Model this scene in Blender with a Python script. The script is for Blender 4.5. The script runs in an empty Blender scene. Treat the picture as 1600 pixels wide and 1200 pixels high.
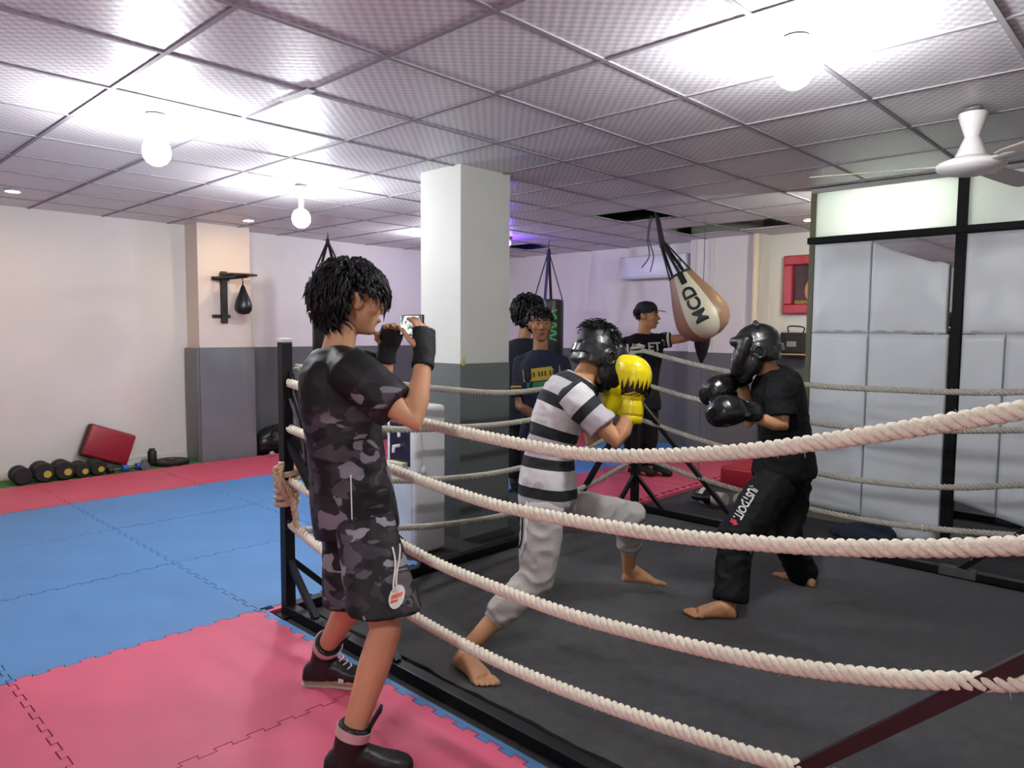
import bpy, bmesh, math, random
from mathutils import Vector, Matrix, Quaternion, noise
from mathutils.bvhtree import BVHTree
random.seed(7)
scene = bpy.context.scene
col = scene.collection
V = Vector
# ---------------------------------------------------------------- camera (image taken as 1600 x 1200)
FPX, PITCH, ROLL, YAW, CAMH = 1129.17, 0.0740608, 0.00770892, 0.763064, 1.5
_h = V((math.cos(YAW), math.sin(YAW), 0)); _r = V((math.sin(YAW), -math.cos(YAW), 0)); ZUP = V((0, 0, 1))
CF = math.cos(PITCH)*_h - math.sin(PITCH)*ZUP
_u = math.sin(PITCH)*_h + math.cos(PITCH)*ZUP
CR = math.cos(ROLL)*_r + math.sin(ROLL)*_u
CU = -math.sin(ROLL)*_r + math.cos(ROLL)*_u
CAM = V((0, 0, CAMH))
HR, HF = _r, _h                       # horizontal right and forward of the viewer
cd = bpy.data.cameras.new('camera'); cam = bpy.data.objects.new('camera', cd); col.objects.link(cam)
cd.sensor_fit = 'HORIZONTAL'; cd.sensor_width = 36.0; cd.lens = FPX/1600*36.0; cd.clip_start = .05
m3 = Matrix((CR, CU, -CF)).transposed()
cam.matrix_world = Matrix.Translation(CAM) @ m3.to_4x4()
scene.camera = cam
def P(x, y, D): return CAM + D*((x-800)/FPX*CR - (y-600)/FPX*CU + CF)
def onz(x, y, z=0.0):
    d = P(x, y, 1)-CAM; return CAM + d*((z-CAMH)/d.z)
# ---------------------------------------------------------------- world, exposure
w = bpy.data.worlds.new('world'); scene.world = w; w.use_nodes = True
w.node_tree.nodes['Background'].inputs[0].default_value = (.02, .02, .024, 1)
vs = scene.view_settings
vs.view_transform = 'Standard'; vs.look = 'None'; vs.gamma = 1; vs.use_curve_mapping = False
vs.exposure = 1.47
BULB_WHITE = 150.0; DOWN_WARM = 95.0; PURPLE = 60.0
CEIL = 2.64; WL = 8.30; WFAR = 8.36; WBX = -2.6; WBY = -2.4
# ---------------------------------------------------------------- helpers
def lin(c):
    if isinstance(c, str):
        c = [int(c[i:i+2], 16)/255 for i in (0, 2, 4)]
    return [(v/12.92 if v <= .04045 else ((v+.055)/1.055)**2.4) for v in c[:3]] + [1.0]
MATS = {}
def M(name, c, rough=.6, metal=0., var=.0, vscale=6., bump=0., bscale=60., spec=.5, emit=None, estr=0., sheen=0., alpha=1., trans=0., coat=0.):
    if name in MATS: return MATS[name]
    m = bpy.data.materials.new(name); m.use_nodes = True; nt = m.node_tree; b = nt.nodes['Principled BSDF']
    c = lin(c)
    b.inputs['Base Color'].default_value = c; b.inputs['Roughness'].default_value = rough
    b.inputs['Metallic'].default_value = metal; b.inputs['Specular IOR Level'].default_value = spec
    b.inputs['Sheen Weight'].default_value = sheen; b.inputs['Coat Weight'].default_value = coat
    b.inputs['Transmission Weight'].default_value = trans; b.inputs['Alpha'].default_value = alpha
    if emit is not None:
        b.inputs['Emission Color'].default_value = lin(emit); b.inputs['Emission Strength'].default_value = estr
    if var or bump:
        tc = nt.nodes.new('ShaderNodeTexCoord')
    if var:
        n = nt.nodes.new('ShaderNodeTexNoise'); n.inputs['Scale'].default_value = vscale; n.inputs['Detail'].default_value = 5
        nt.links.new(tc.outputs['Object'], n.inputs['Vector'])
        r = nt.nodes.new('ShaderNodeValToRGB'); r.color_ramp.elements[0].position = .3; r.color_ramp.elements[1].position = .7
        r.color_ramp.elements[0].color = [v*(1-var) for v in c[:3]]+[1]; r.color_ramp.elements[1].color = [min(1, v*(1+var)) for v in c[:3]]+[1]
        nt.links.new(n.outputs['Fac'], r.inputs['Fac']); nt.links.new(r.outputs['Color'], b.inputs['Base Color'])
    if bump:
        n2 = nt.nodes.new('ShaderNodeTexNoise'); n2.inputs['Scale'].default_value = bscale; n2.inputs['Detail'].default_value = 3
        nt.links.new(tc.outputs['Object'], n2.inputs['Vector'])
        bp = nt.nodes.new('ShaderNodeBump'); bp.inputs['Strength'].default_value = bump; bp.inputs['Distance'].default_value = .01
        nt.links.new(n2.outputs['Fac'], bp.inputs['Height']); nt.links.new(bp.outputs['Normal'], b.inputs['Normal'])
    MATS[name] = m; return m
def mathn(nt, op, a, b=None, clamp=False):
    n = nt.nodes.new('ShaderNodeMath'); n.operation = op; n.use_clamp = clamp
    for i, v in enumerate((a, b)):
        if v is None: continue
        if isinstance(v, (int, float)): n.inputs[i].default_value = v
        else: nt.links.new(v, n.inputs[i])
    return n.outputs[0]
def mixc(nt, f, a, b):
    n = nt.nodes.new('ShaderNodeMix'); n.data_type = 'RGBA'
    for k, v in ((0, f), (6, a), (7, b)):
        if hasattr(v, 'links') or hasattr(v, 'is_linked'): nt.links.new(v, n.inputs[k])
        else: n.inputs[k].default_value = v
    return n.outputs[2]
def perp(d):
    d = d.normalized(); a = V((0, 0, 1)) if abs(d.z) < .9 else V((1, 0, 0))
    x = d.cross(a).normalized(); return x, d.cross(x).normalized()
class MB:
    def __init__(s): s.v = []; s.f = []
    def quadbox(s, c, sx, sy, sz, X=V((1, 0, 0)), Y=V((0, 1, 0)), Z=V((0, 0, 1)), bev=0.):
        c = V(c); b = len(s.v)
        if bev <= 0:
            for k in range(8):
                s.v.append(c + X*(sx/2*(1 if k & 1 else -1)) + Y*(sy/2*(1 if k & 2 else -1)) + Z*(sz/2*(1 if k & 4 else -1)))
            s.f += [[b+i for i in q] for q in ((0, 2, 3, 1), (4, 5, 7, 6), (0, 1, 5, 4), (2, 6, 7, 3), (0, 4, 6, 2), (1, 3, 7, 5))]
        else:
            bm = bmesh.new(); bmesh.ops.create_cube(bm, size=1)
            for v in bm.verts: v.co = V((v.co.x*sx, v.co.y*sy, v.co.z*sz))
            bmesh.ops.bevel(bm, geom=list(bm.edges), offset=min(bev, .49*min(sx, sy, sz)), segments=3, profile=.5, affect='EDGES')
            bm.verts.index_update()
            for v in bm.verts: s.v.append(c + X*v.co.x + Y*v.co.y + Z*v.co.z)
            for f in bm.faces: s.f.append([b+v.index for v in f.verts])
            bm.free()
        return s
    def box(s, x0, x1, y0, y1, z0, z1, bev=0.):
        return s.quadbox(((x0+x1)/2, (y0+y1)/2, (z0+z1)/2), abs(x1-x0), abs(y1-y0), abs(z1-z0), bev=bev)
    def bar(s, p, q, wd, ht=None, up=None, bev=0.):
        p = V(p); q = V(q); d = q-p; L = d.length; d = d.normalized()
        if up is None: x, y = perp(d)
        else:
            x = d.cross(V(up)).normalized(); y = x.cross(d).normalized()
        return s.quadbox((p+q)/2, wd, ht or wd, L, x, y, d, bev)
    def loft(s, secs, n=20, cap=True):
        b = len(s.v)
        for se in secs:
            c, A, B = V(se[0]), V(se[1]), V(se[2]); e = se[3] if len(se) > 3 else 2.0
            for k in range(n):
                a = 2*math.pi*k/n; ca, sa = math.cos(a), math.sin(a)
                s.v.append(c + A*(math.copysign(abs(ca)**(2/e), ca)) + B*(math.copysign(abs(sa)**(2/e), sa)))
        for i in range(len(secs)-1):
            for k in range(n):
                k2 = (k+1) % n; o = b+i*n
                s.f.append([o+k, o+k2, o+n+k2, o+n+k])
        if cap:
            s.f.append([b+k for k in range(n)][::-1]); o = b+(len(secs)-1)*n; s.f.append([o+k for k in range(n)])
        return s
    def tube(s, pts, rad, n=10, flat=None, closed=False, rounded=False):
        pts = [V(p) for p in pts]
        if not hasattr(rad, '__len__'): rad = [rad]*len(pts)
        if rounded:
            d0 = (pts[0]-pts[1]).normalized(); d1 = (pts[-1]-pts[-2]).normalized(); P0, R0, P1, R1 = pts[0], rad[0], pts[-1], rad[-1]
            pre = [(P0+d0*R0*.97, R0*.2), (P0+d0*R0*.8, R0*.6), (P0+d0*R0*.45, R0*.89)]
            pts = [p for p, _ in pre]+pts+[P1+d1*R1*.45, P1+d1*R1*.8, P1+d1*R1*.97]
            rad = [r for _, r in pre]+list(rad)+[R1*.89, R1*.6, R1*.2]
        x = None; secs = []
        for i, p in enumerate(pts):
            d = (pts[min(i+1, len(pts)-1)]-pts[max(i-1, 0)])
            if d.length < 1e-9: d = V((0, 0, 1))
            d.normalize()
            if x is None: x, _ = perp(d)
            x = (x-d*x.dot(d)); x = x.normalized() if x.length > 1e-6 else perp(d)[0]
            y = d.cross(x); r = rad[i]
            secs.append((p, x*r, y*r))
        return s.loft(secs, n, True)
    def lathe(s, prof, c, axis=V((0, 0, 1)), n=24, X=None, sx=1., sy=1.):
        c = V(c); axis = V(axis).normalized()
        if X is None: x, y = perp(axis)
        else: x = V(X).normalized(); y = axis.cross(x)
        return s.loft([(c+axis*h, x*(r*sx), y*(r*sy)) for r, h in prof], n)
    def ell(s, c, A, B, C, n=16, m=10):
        c = V(c); A = V(A); B = V(B); C = V(C); secs = []
        for i in range(m+1):
            t = -math.pi/2 + math.pi*i/m; k = max(math.cos(t), .03)
            secs.append((c+C*math.sin(t), A*k, B*k))
        return s.loft(secs, n)
    def sph(s, c, r, n=14): return s.ell(c, (r, 0, 0), (0, r, 0), (0, 0, r), n, 8)
    def prism(s, poly, z0, z1):
        b = len(s.v); n = len(poly)
        s.v += [V((p[0], p[1], z0)) for p in poly] + [V((p[0], p[1], z1)) for p in poly]
        s.f.append([b+i for i in range(n)][::-1]); s.f.append([b+n+i for i in range(n)])
        for i in range(n): j = (i+1) % n; s.f.append([b+i, b+j, b+n+j, b+n+i])
        return s
    def mesh(s, name, off=V((0, 0, 0)), fix=False):
        me = bpy.data.meshes.new(name); me.from_pydata([tuple(p-off) for p in s.v], [], s.f)
        if fix:
            bm = bmesh.new(); bm.from_mesh(me); bmesh.ops.recalc_face_normals(bm, faces=bm.faces); bm.to_mesh(me); bm.free()
        me.update(); return me
ORG = {}
def org(o): return ORG.get(o.name, V((0, 0, 0))) if o else V((0, 0, 0))
def link(name, me, mat, parent=None, origin=None, smooth=None):
    ob = bpy.data.objects.new(name, me); col.objects.link(ob)
    if mat is not None and not me.materials: me.materials.append(mat)
    if parent: ob.parent = parent; ORG[ob.name] = org(parent)
    elif origin is not None: ob.location = origin; ORG[ob.name] = V(origin)
    else: ORG[ob.name] = V((0, 0, 0))
    if smooth is not None:
        me.shade_smooth()
        if smooth < 180: me.set_sharp_from_angle(angle=math.radians(smooth))
    return ob
def obj(name, mb, mat, parent=None, origin=None, smooth=None):
    o = org(parent) if parent else (V(origin) if origin is not None else V((0, 0, 0)))
    return link(name, mb.mesh(name, o, True), mat, parent, origin, smooth)
def tag(o, label, cat=None, group=None, kind=None):
    if label: o['label'] = label
    if cat: o['category'] = cat
    if group: o['group'] = group
    if kind: o['kind'] = kind
    return o
def thing(name, loc, label, cat, group=None):
    o = bpy.data.objects.new(name, None); col.objects.link(o); o.location = V(loc); o.empty_display_size = .1
    ORG[o.name] = V(loc); return tag(o, label, cat, group)
def struct(name, mb, mat, parent=None, smooth=None):
    o = obj(name, mb, mat, parent, None, smooth)
    if not parent: o['kind'] = 'structure'
    return o
def spline(pts, n):
    pts = [V(p) for p in pts]; out = []
    q = [pts[0]*2-pts[1]]+pts+[pts[-1]*2-pts[-2]]
    for i in range(len(pts)-1):
        a, b, c, d = q[i:i+4]
        for k in range(n):
            t = k/n; out.append(.5*((2*b)+(c-a)*t+(2*a-5*b+4*c-d)*t*t+(3*b-a-3*c+d)*t**3))
    return out+[pts[-1]]
def resample(pts, step):
    out = [pts[0]]; acc = 0
    for a, b in zip(pts, pts[1:]):
        L = (b-a).length; t = step-acc
        while t <= L: out.append(a.lerp(b, t/L)); t += step
        acc = (L-(t-step))
    out.append(pts[-1]); return out
def text_mesh(body, size, bold=0.0):
    cu = bpy.data.curves.new('t', 'FONT'); cu.body = body; cu.size = size; cu.align_x = 'CENTER'; cu.align_y = 'CENTER'; cu.offset = bold; cu.resolution_u = 3
    ob = bpy.data.objects.new('t', cu); col.objects.link(ob)
    dg = bpy.context.evaluated_depsgraph_get(); me = bpy.data.meshes.new_from_object(ob.evaluated_get(dg))
    bpy.data.objects.remove(ob); bpy.data.curves.remove(cu); return me
def bvh_of(obs):
    vv, ff = [], []
    for o in obs:
        b = len(vv); of = org(o); vv += [v.co+of for v in o.data.vertices]; ff += [[b+i for i in p.vertices] for p in o.data.polygons]
    return BVHTree.FromPolygons(vv, ff)
def wrap(me, name, mat, parent, targets, c, X, Y, off=.003, cuts=3):
    """lay a flat mesh (in its own xy) onto the surfaces of targets; c is a point in front of the surface"""
    X = V(X).normalized(); Y = (V(Y)-X*V(Y).dot(X)).normalized(); N = X.cross(Y); c = V(c)
    bm = bmesh.new(); bm.from_mesh(me); bmesh.ops.triangulate(bm, faces=bm.faces)
    bmesh.ops.subdivide_edges(bm, edges=bm.edges, cuts=cuts, use_grid_fill=True)
    t = bvh_of(targets); of = org(parent); last = 0.0; dist = []
    for v in bm.verts:
        p = c + X*v.co.x + Y*v.co.y
        h = t.ray_cast(p+N*.25, -N)
        dist.append((p, (h[0]-p).dot(N) if h[0] is not None else None))
    good = [d for _, d in dist if d is not None]; fb = sum(good)/len(good) if good else 0
    for v, (p, d) in zip(bm.verts, dist): v.co = p + N*((d if d is not None else fb)+off) - of
    m2 = bpy.data.meshes.new(name); bm.to_mesh(m2); bm.free()
    return link(name, m2, mat, parent)
def flat_shape(polys):
    me = bpy.data.meshes.new('s'); v = []; f = []
    for p in polys:
        b = len(v); v += [(q[0], q[1], 0) for q in p]; f.append([b+i for i in range(len(p))])
    me.from_pydata(v, [], f); me.update(); return me
def displace(me, g, after=None):
    me.update(); n = len(me.vertices); nn = [v.normal.copy() for v in me.vertices]; cc = [v.co.copy() for v in me.vertices]; out = []
    for c, k in zip(cc, nn):
        q = c+k*g(c)
        if after: q = after(q)
        out += q[:]
    me.vertices.foreach_set('co', out); me.update()
def organic(name, mb, mat, parent, voxel=.008, it=6, fac=.5, post=None, smooth=180):
    me = mb.mesh(name, V((0, 0, 0)), True); ob = bpy.data.objects.new('tmp', me); col.objects.link(ob)
    r = ob.modifiers.new('r', 'REMESH'); r.mode = 'VOXEL'; r.voxel_size = voxel; r.adaptivity = 0
    s = ob.modifiers.new('s', 'SMOOTH'); s.factor = fac; s.iterations = it
    dg = bpy.context.evaluated_depsgraph_get(); m2 = bpy.data.meshes.new_from_object(ob.evaluated_get(dg))
    bpy.data.objects.remove(ob); bpy.data.meshes.remove(me); m2.name = name
    if post: post(m2)
    of = org(parent)
    m2.transform(Matrix.Translation(-of))
    m2.materials.clear()
    return link(name, m2, mat, parent, None, smooth)
# ================================================================ the room
white_wall = M('wall_paint', 'd6d3cd', .75, var=.03, vscale=1.5, bump=.08, bscale=25)
pillar_paint = M('pillar_paint', 'c6c9c1', .7, var=.03, vscale=2, bump=.08, bscale=25)
dado_paint = M('dado_paint', '5d605f', .5, var=.06, vscale=2, bump=.08, bscale=25)
rubber = M('rubber_floor', '2b2c2d', .85, var=.25, vscale=40, bump=.25, bscale=180)
T = .12
struct('wall_left', MB().box(WBX-T, WFAR+T, WL, WL+T, 0, 3.1), white_wall)
struct('wall_far', MB().box(WFAR, WFAR+T, WBY-T, WL, 0, 3.1), white_wall)
struct('wall_right', MB().box(WBX-T, WFAR, WBY-T, WBY, 0, 3.1), white_wall)
struct('wall_back', MB().box(WBX-T, WBX, WBY, WL, 0, 3.1), white_wall)
floor = struct('floor', MB().box(WBX-T, WFAR+T, WBY-T, WL+T, -.1, 0), rubber)
# painted dado of the far half, pilaster and pillar
PX0, PX1, PF = 3.37, 3.97, 7.98
o = struct('trim_1', MB().box(PX1, WFAR-.004, WL-.012, WL, 0, 1.275), dado_paint)
o = struct('trim_2', MB().box(WFAR-.012, WFAR, 2.4, WL-.012, 0, 1.245), dado_paint)
struct('baseboard_left', MB().box(WBX, PX0, WL-.015, WL, 0, .1, .004), M('skirting', 'd3cfc6', .5))
pil = struct('wall_pilaster', MB().box(PX0, PX1, PF, WL, 0, CEIL+.3), M('downlit_paint', 'd8cbbd', .75, var=.03, vscale=1.5))  # warm tone of the downlight put into the pilaster's colour
pad = MB()
ptsx = [PX0-.03, PX0+.0, PX0+.16, PX0+.3, PX0+.44, PX1+.02]
secs = []
nx, nz = 30, 24; base = len(pad.v)
for j in range(nz+1):
    for i in range(nx+1):
        u_ = i/nx; zz = 1.285*j/nz; xx = PX0-.02+(PX1-PX0+.04)*u_
        yy = PF-.03-.012*math.sin(u_*9+zz*1.3)-.01*noise.noise(V((u_*3, zz*2.5, 2)))-(.02*(1-zz/1.28) if u_ < .8 else .01)
        pad.v.append(V((xx, yy, zz)))
for j in range(nz):
    for i in range(nx):
        a = base+j*(nx+1)+i; pad.f.append([a, a+1, a+nx+2, a+nx+1])
b2 = len(pad.v); pad.v += [V((v.x, PF-.001, v.z)) for v in pad.v[base:b2]]
n1 = nx+1
for j in range(nz):
    pad.f.append([base+j*n1, base+(j+1)*n1, b2+(j+1)*n1, b2+j*n1]); pad.f.append([base+j*n1+nx, b2+j*n1+nx, b2+(j+1)*n1+nx, base+(j+1)*n1+nx])
for i in range(nx): pad.f.append([base+nz*n1+i, base+nz*n1+i+1, b2+nz*n1+i+1, b2+nz*n1+i])
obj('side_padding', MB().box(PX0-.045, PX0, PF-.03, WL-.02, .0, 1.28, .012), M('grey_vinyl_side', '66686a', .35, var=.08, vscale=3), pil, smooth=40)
obj('padding', pad, M('grey_vinyl', '707274', .28, var=.08, vscale=3, bump=.1, bscale=8), pil, smooth=60)
# free-standing pillar
QX0, QX1, QY0, QY1 = 3.42, 3.91, 3.775, 4.21
pl = struct('wall_pillar', MB().box(QX0, QX1, QY0, QY1, 0, CEIL+.3), pillar_paint)
obj('painted_dado', MB().box(QX0-.004, QX1+.004, QY0-.004, QY1+.004, 0, 1.262), M('pillar_dado', '646a67', .45, var=.08, vscale=3, bump=.06, bscale=20), pl)
obj('paint_run', MB().ell((QX0+.02, QY0-.008, 1.275), (.022, 0, 0), (0, .006, 0), (0, 0, .03)), M('yellow_paint', 'b9b06a', .6), pl)
# far column with pipe and further return
cl = struct('wall_column', MB().box(WFAR-.2, WFAR, 3.78, 4.72, 0, CEIL+.3), white_wall)
obj('painted_dado', MB().box(WFAR-.204, WFAR, 3.776, 4.724, 0, 1.245), dado_paint, cl)
obj('batten', MB().box(WFAR-.222, WFAR-.2, 4.40, 4.43, 1.25, CEIL), white_wall, cl)
obj('batten', MB().box(WFAR-.222, WFAR-.2, 4.64, 4.66, 1.25, CEIL), white_wall, cl)
obj('pipe', MB().tube([(WFAR-.26, 3.83, 1.25), (WFAR-.26, 3.83, CEIL)], .04, 14), M('pipe_cream', 'd9cbb2', .5), cl, smooth=40)
# ---------------------------------------------------------------- ceiling grid of perforated tiles
def ceiling_mat():
    m = M('perforated_tile', 'a9a6a8', .42, spec=.6); nt = m.node_tree; b = nt.nodes['Principled BSDF']
    tc = nt.nodes.new('ShaderNodeTexCoord'); sp = nt.nodes.new('ShaderNodeSeparateXYZ'); nt.links.new(tc.outputs['Object'], sp.inputs[0])
    k = 2*math.pi/.056
    sx = mathn(nt, 'SINE', mathn(nt, 'MULTIPLY', sp.outputs[0], k)); sy = mathn(nt, 'SINE', mathn(nt, 'MULTIPLY', sp.outputs[1], k))
    d = mathn(nt, 'MULTIPLY', sx, sy)
    f = mathn(nt, 'ADD', mathn(nt, 'MULTIPLY', d, 1.3), .5, True)
    nt.links.new(mixc(nt, f, lin('bab7ba'), lin('dad7d9')), b.inputs['Base Color'])
    bp = nt.nodes.new('ShaderNodeBump'); bp.inputs['Strength'].default_value = .08; bp.inputs['Distance'].default_value = .004
    nt.links.new(d, bp.inputs['Height']); nt.links.new(bp.outputs['Normal'], b.inputs['Normal'])
    return m
tile_m = ceiling_mat(); grid_m = M('grid_bar', '8f8c90', .8, spec=.2); rail_m = M('grid_rail', 'a9a6a9', .6)
ceil = struct('ceiling', MB().box(WBX, WFAR, WBY, WL, 3.02, 3.1), M('slab', '3a3836', .9))
G = .65; GX0, GY0 = 1.888-5*G, 1.90-5*G
GAPS = set()
for (px, py) in ((1000, 333), (950, 339), (1118, 355), (1190, 349), (1215, 349), (860, 387)):
    q = onz(px, py, CEIL); GAPS.add((int((q.x-GX0)//G), int((q.y-GY0)//G)))
tme = MB().box(.001, G-.001, .001, G-.001, 0, .012, 0).mesh('tile', fix=True)
nxg = int((WFAR-GX0)/G)+1; nyg = int((WL-GY0)/G)+1
for i in range(nxg):
    for j in range(nyg):
        if (i, j) in GAPS: continue
        x0, y0 = GX0+i*G, GY0+j*G
        if x0+G > WFAR+.001 or y0+G > WL+.001:
            x1, y1 = min(x0+G, WFAR), min(y0+G, WL)
            if x1-x0 < .03 or y1-y0 < .03: continue
            me = MB().box(.004, x1-x0-.002, .004, y1-y0-.002, 0, .012).mesh('tile', fix=True)
        else: me = tme
        t = link('ceiling_tile', me, tile_m, ceil); t.location = (x0, y0, CEIL+.0035+random.uniform(0, .001))
for i in range(nxg+1):
    x = GX0+i*G
    if x < WFAR: obj('grid_runner', MB().box(x-.011, x+.011, GY0, WL, CEIL-.002, CEIL+.005), grid_m, ceil)
for j in range(nyg+1):
    y = GY0+j*G
    if y < WL: obj('grid_cross_bar', MB().box(GX0, WFAR, y-.011, y+.011, CEIL-.0025, CEIL+.0045), rail_m if j == 3 else grid_m, ceil)
plain = MB().box(WBX, GX0, WBY, WL, CEIL, CEIL+.02).box(GX0, WFAR, WBY, GY0, CEIL, CEIL+.02)
obj('soffit', plain, M('soffit_paint', 'a9a6a8', .7), ceil)
# ---------------------------------------------------------------- jigsaw foam mats
pink_m = M('foam_pink', 'c9546f', .55, var=.07, vscale=3, bump=.12, bscale=220)
red_m = M('foam_rose', 'bd4a60', .55, var=.07, vscale=3, bump=.12, bscale=220)
blue_m = M('foam_blue', '4a7fb2', .55, var=.07, vscale=3, bump=.12, bscale=220)
S = 1.085; AMP = .021; NT = 9
def teeth(gap):
    """points (t, offset) along one edge, t in 0..S, for an edge whose tabs stick out by AMP"""
    out = []; p = S/NT
    for k in range(NT):
        a = k*p
        out += [(a+p*.27-gap, 0), (a+p*.23-gap, 1), (a+p*.77+gap, 1), (a+p*.73+gap, 0)]
    return out
def tile_poly(g=.0022):
    po = [(g, g)]
    for t, o_ in teeth(g): po.append((t, g+o_*AMP))                      # bottom edge: notches (inward)
    po.append((S-g, g))
    for t, o_ in teeth(-g): po.append((S-g+o_*AMP, t))                     # right edge: tabs
    po.append((S-g, S-g))
    for t, o_ in reversed(teeth(-g)): po.append((t, S-g+o_*AMP))
    po.append((g, S-g))
    for t, o_ in reversed(teeth(g)): po.append((g+o_*AMP, t))
    return po
MT = .03
tp = tile_poly()
MESH = {}
for nm, mt in (('pink', pink_m), ('rose', red_m), ('blue', blue_m)):
    me = MB().prism(tp, .0, MT).mesh('mat_'+nm, fix=True); me.materials.append(mt); MESH[nm] = me
X0, Y0 = 1.735, 3.49
def put_tile(i, j, c):
    t = link('foam_tile', MESH[c], None, floor); t.location = (X0+(i-1)*S, Y0+j*S, .0005*((i+j) % 2))
for i in range(-3, 1):
    for j in range(-4, 4):
        if j < 0: put_tile(i, j, 'pink')
        elif j < 3: put_tile(i, j, 'blue')
        else: put_tile(i, j, 'rose')
for i in range(1, 7):
    for j in range(0, 4):
        x = X0+(i-1)*S
        if i == 2 and j == 0: pass
        if x+S+AMP > WFAR-.02: continue
        c = ('blue', 'blue', 'blue', 'rose')[j] if i < 3 else ('rose', 'blue', 'rose', 'rose')[j]
        if j == 0 and i in (2, 3): continue                       # under cooler and pillar, bare floor
        put_tile(i, j, c)
# border strips along the ring
strip = [(S-t, 0) for t in (0,)]
pp = [(.05, 0)]
po = [(0, 0)]
for t, o_ in teeth(.002): po.append((.002+o_*AMP, t))
po += [(0, S), (.045, S), (.045, 0)]
sme = MB().prism(po, 0, MT-.001).mesh('strip', fix=True); sme.materials.append(blue_m)
for j in range(-4, 0):
    t = link('edge_strip', sme, None, floor); t.location = (X0, Y0+j*S, 0)
sp2 = []
for (x, y) in po: sp2.append((S-y, -x))
sm2 = MB().prism([(x, y) for x, y in sp2], 0, MT-.001).mesh('strip', fix=True); sm2.materials.append(pink_m)
for i in (1, 4, 5):
    t = link('edge_strip', sm2, None, floor); t.location = (X0+(i-1)*S, Y0+.0, 0)
# artificial turf along the wall
turf = MB().box(WBX, PX0-.03, Y0+4*S+.03, WL-.016, 0, .018)
obj('turf_strip', turf, M('turf_green', '3f7a35', .9, var=.35, vscale=60, bump=.8, bscale=220), floor)
# ---------------------------------------------------------------- partition of dark-framed mirror panels
PXP = 5.90
part = thing('mirror_partition', (PXP, 0, 0), 'black-framed mirror partition with white upper panels behind the ring', 'partition')
frm = M('frame_black', '0a0a0b', .6, spec=.2)
PY_L = 2.30; POSTS = [1.275, -.15]
obj('end_board', MB().box(PXP-.02, PXP+.1, PY_L-.005, PY_L+.035, 0, CEIL), M('end_wood', '5f6045', .6, var=.1), part)
obj('head_trim', MB().box(PXP-.035, PXP+.1, WBY+.01, PY_L+.03, 2.605, CEIL-.004), M('head_grey', '9a9b9a', .6), part)
obj('transom', MB().box(PXP-.045, PXP+.03, WBY+.01, PY_L+.045, 2.205, 2.255, .004), frm, part)
for y in POSTS: obj('mullion', MB().box(PXP-.04, PXP+.03, y-.032, y+.032, 0, 2.605, .004), frm, part)
obj('sill', MB().box(PXP-.03, PXP+.03, WBY+.01, PY_L-.01, 0, .06), M('sill_beige', '6e6a58', .6), part)
mir = M('mirror_glass', 'c8d2cc', .03, metal=1.)
upw = M('frosted_glass', 'd9ded8', .25); _nt = upw.node_tree; _b = _nt.nodes['Principled BSDF']
_tr = _nt.nodes.new('ShaderNodeBsdfTranslucent'); _tr.inputs[0].default_value = lin('dfe4dd'); _mx = _nt.nodes.new('ShaderNodeMixShader'); _mx.inputs[0].default_value = .4
_nt.links.new(_b.outputs[0], _mx.inputs[1]); _nt.links.new(_tr.outputs[0], _mx.inputs[2]); _nt.links.new(_mx.outputs[0], _nt.nodes['Material Output'].inputs[0])
ys = [PY_L-.005, POSTS[0], POSTS[1], WBY+.02]
for a, b_ in zip(ys, ys[1:]):
    obj('mirror_pane', MB().box(PXP, PXP+.012, b_+.032, a-.03 if a != ys[0] else a, .06, 2.205), mir, part)
    obj('upper_pane', MB().box(PXP-.005, PXP+.012, b_+.032, a-.03 if a != ys[0] else a, 2.255, 2.605), upw, part)
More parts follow.
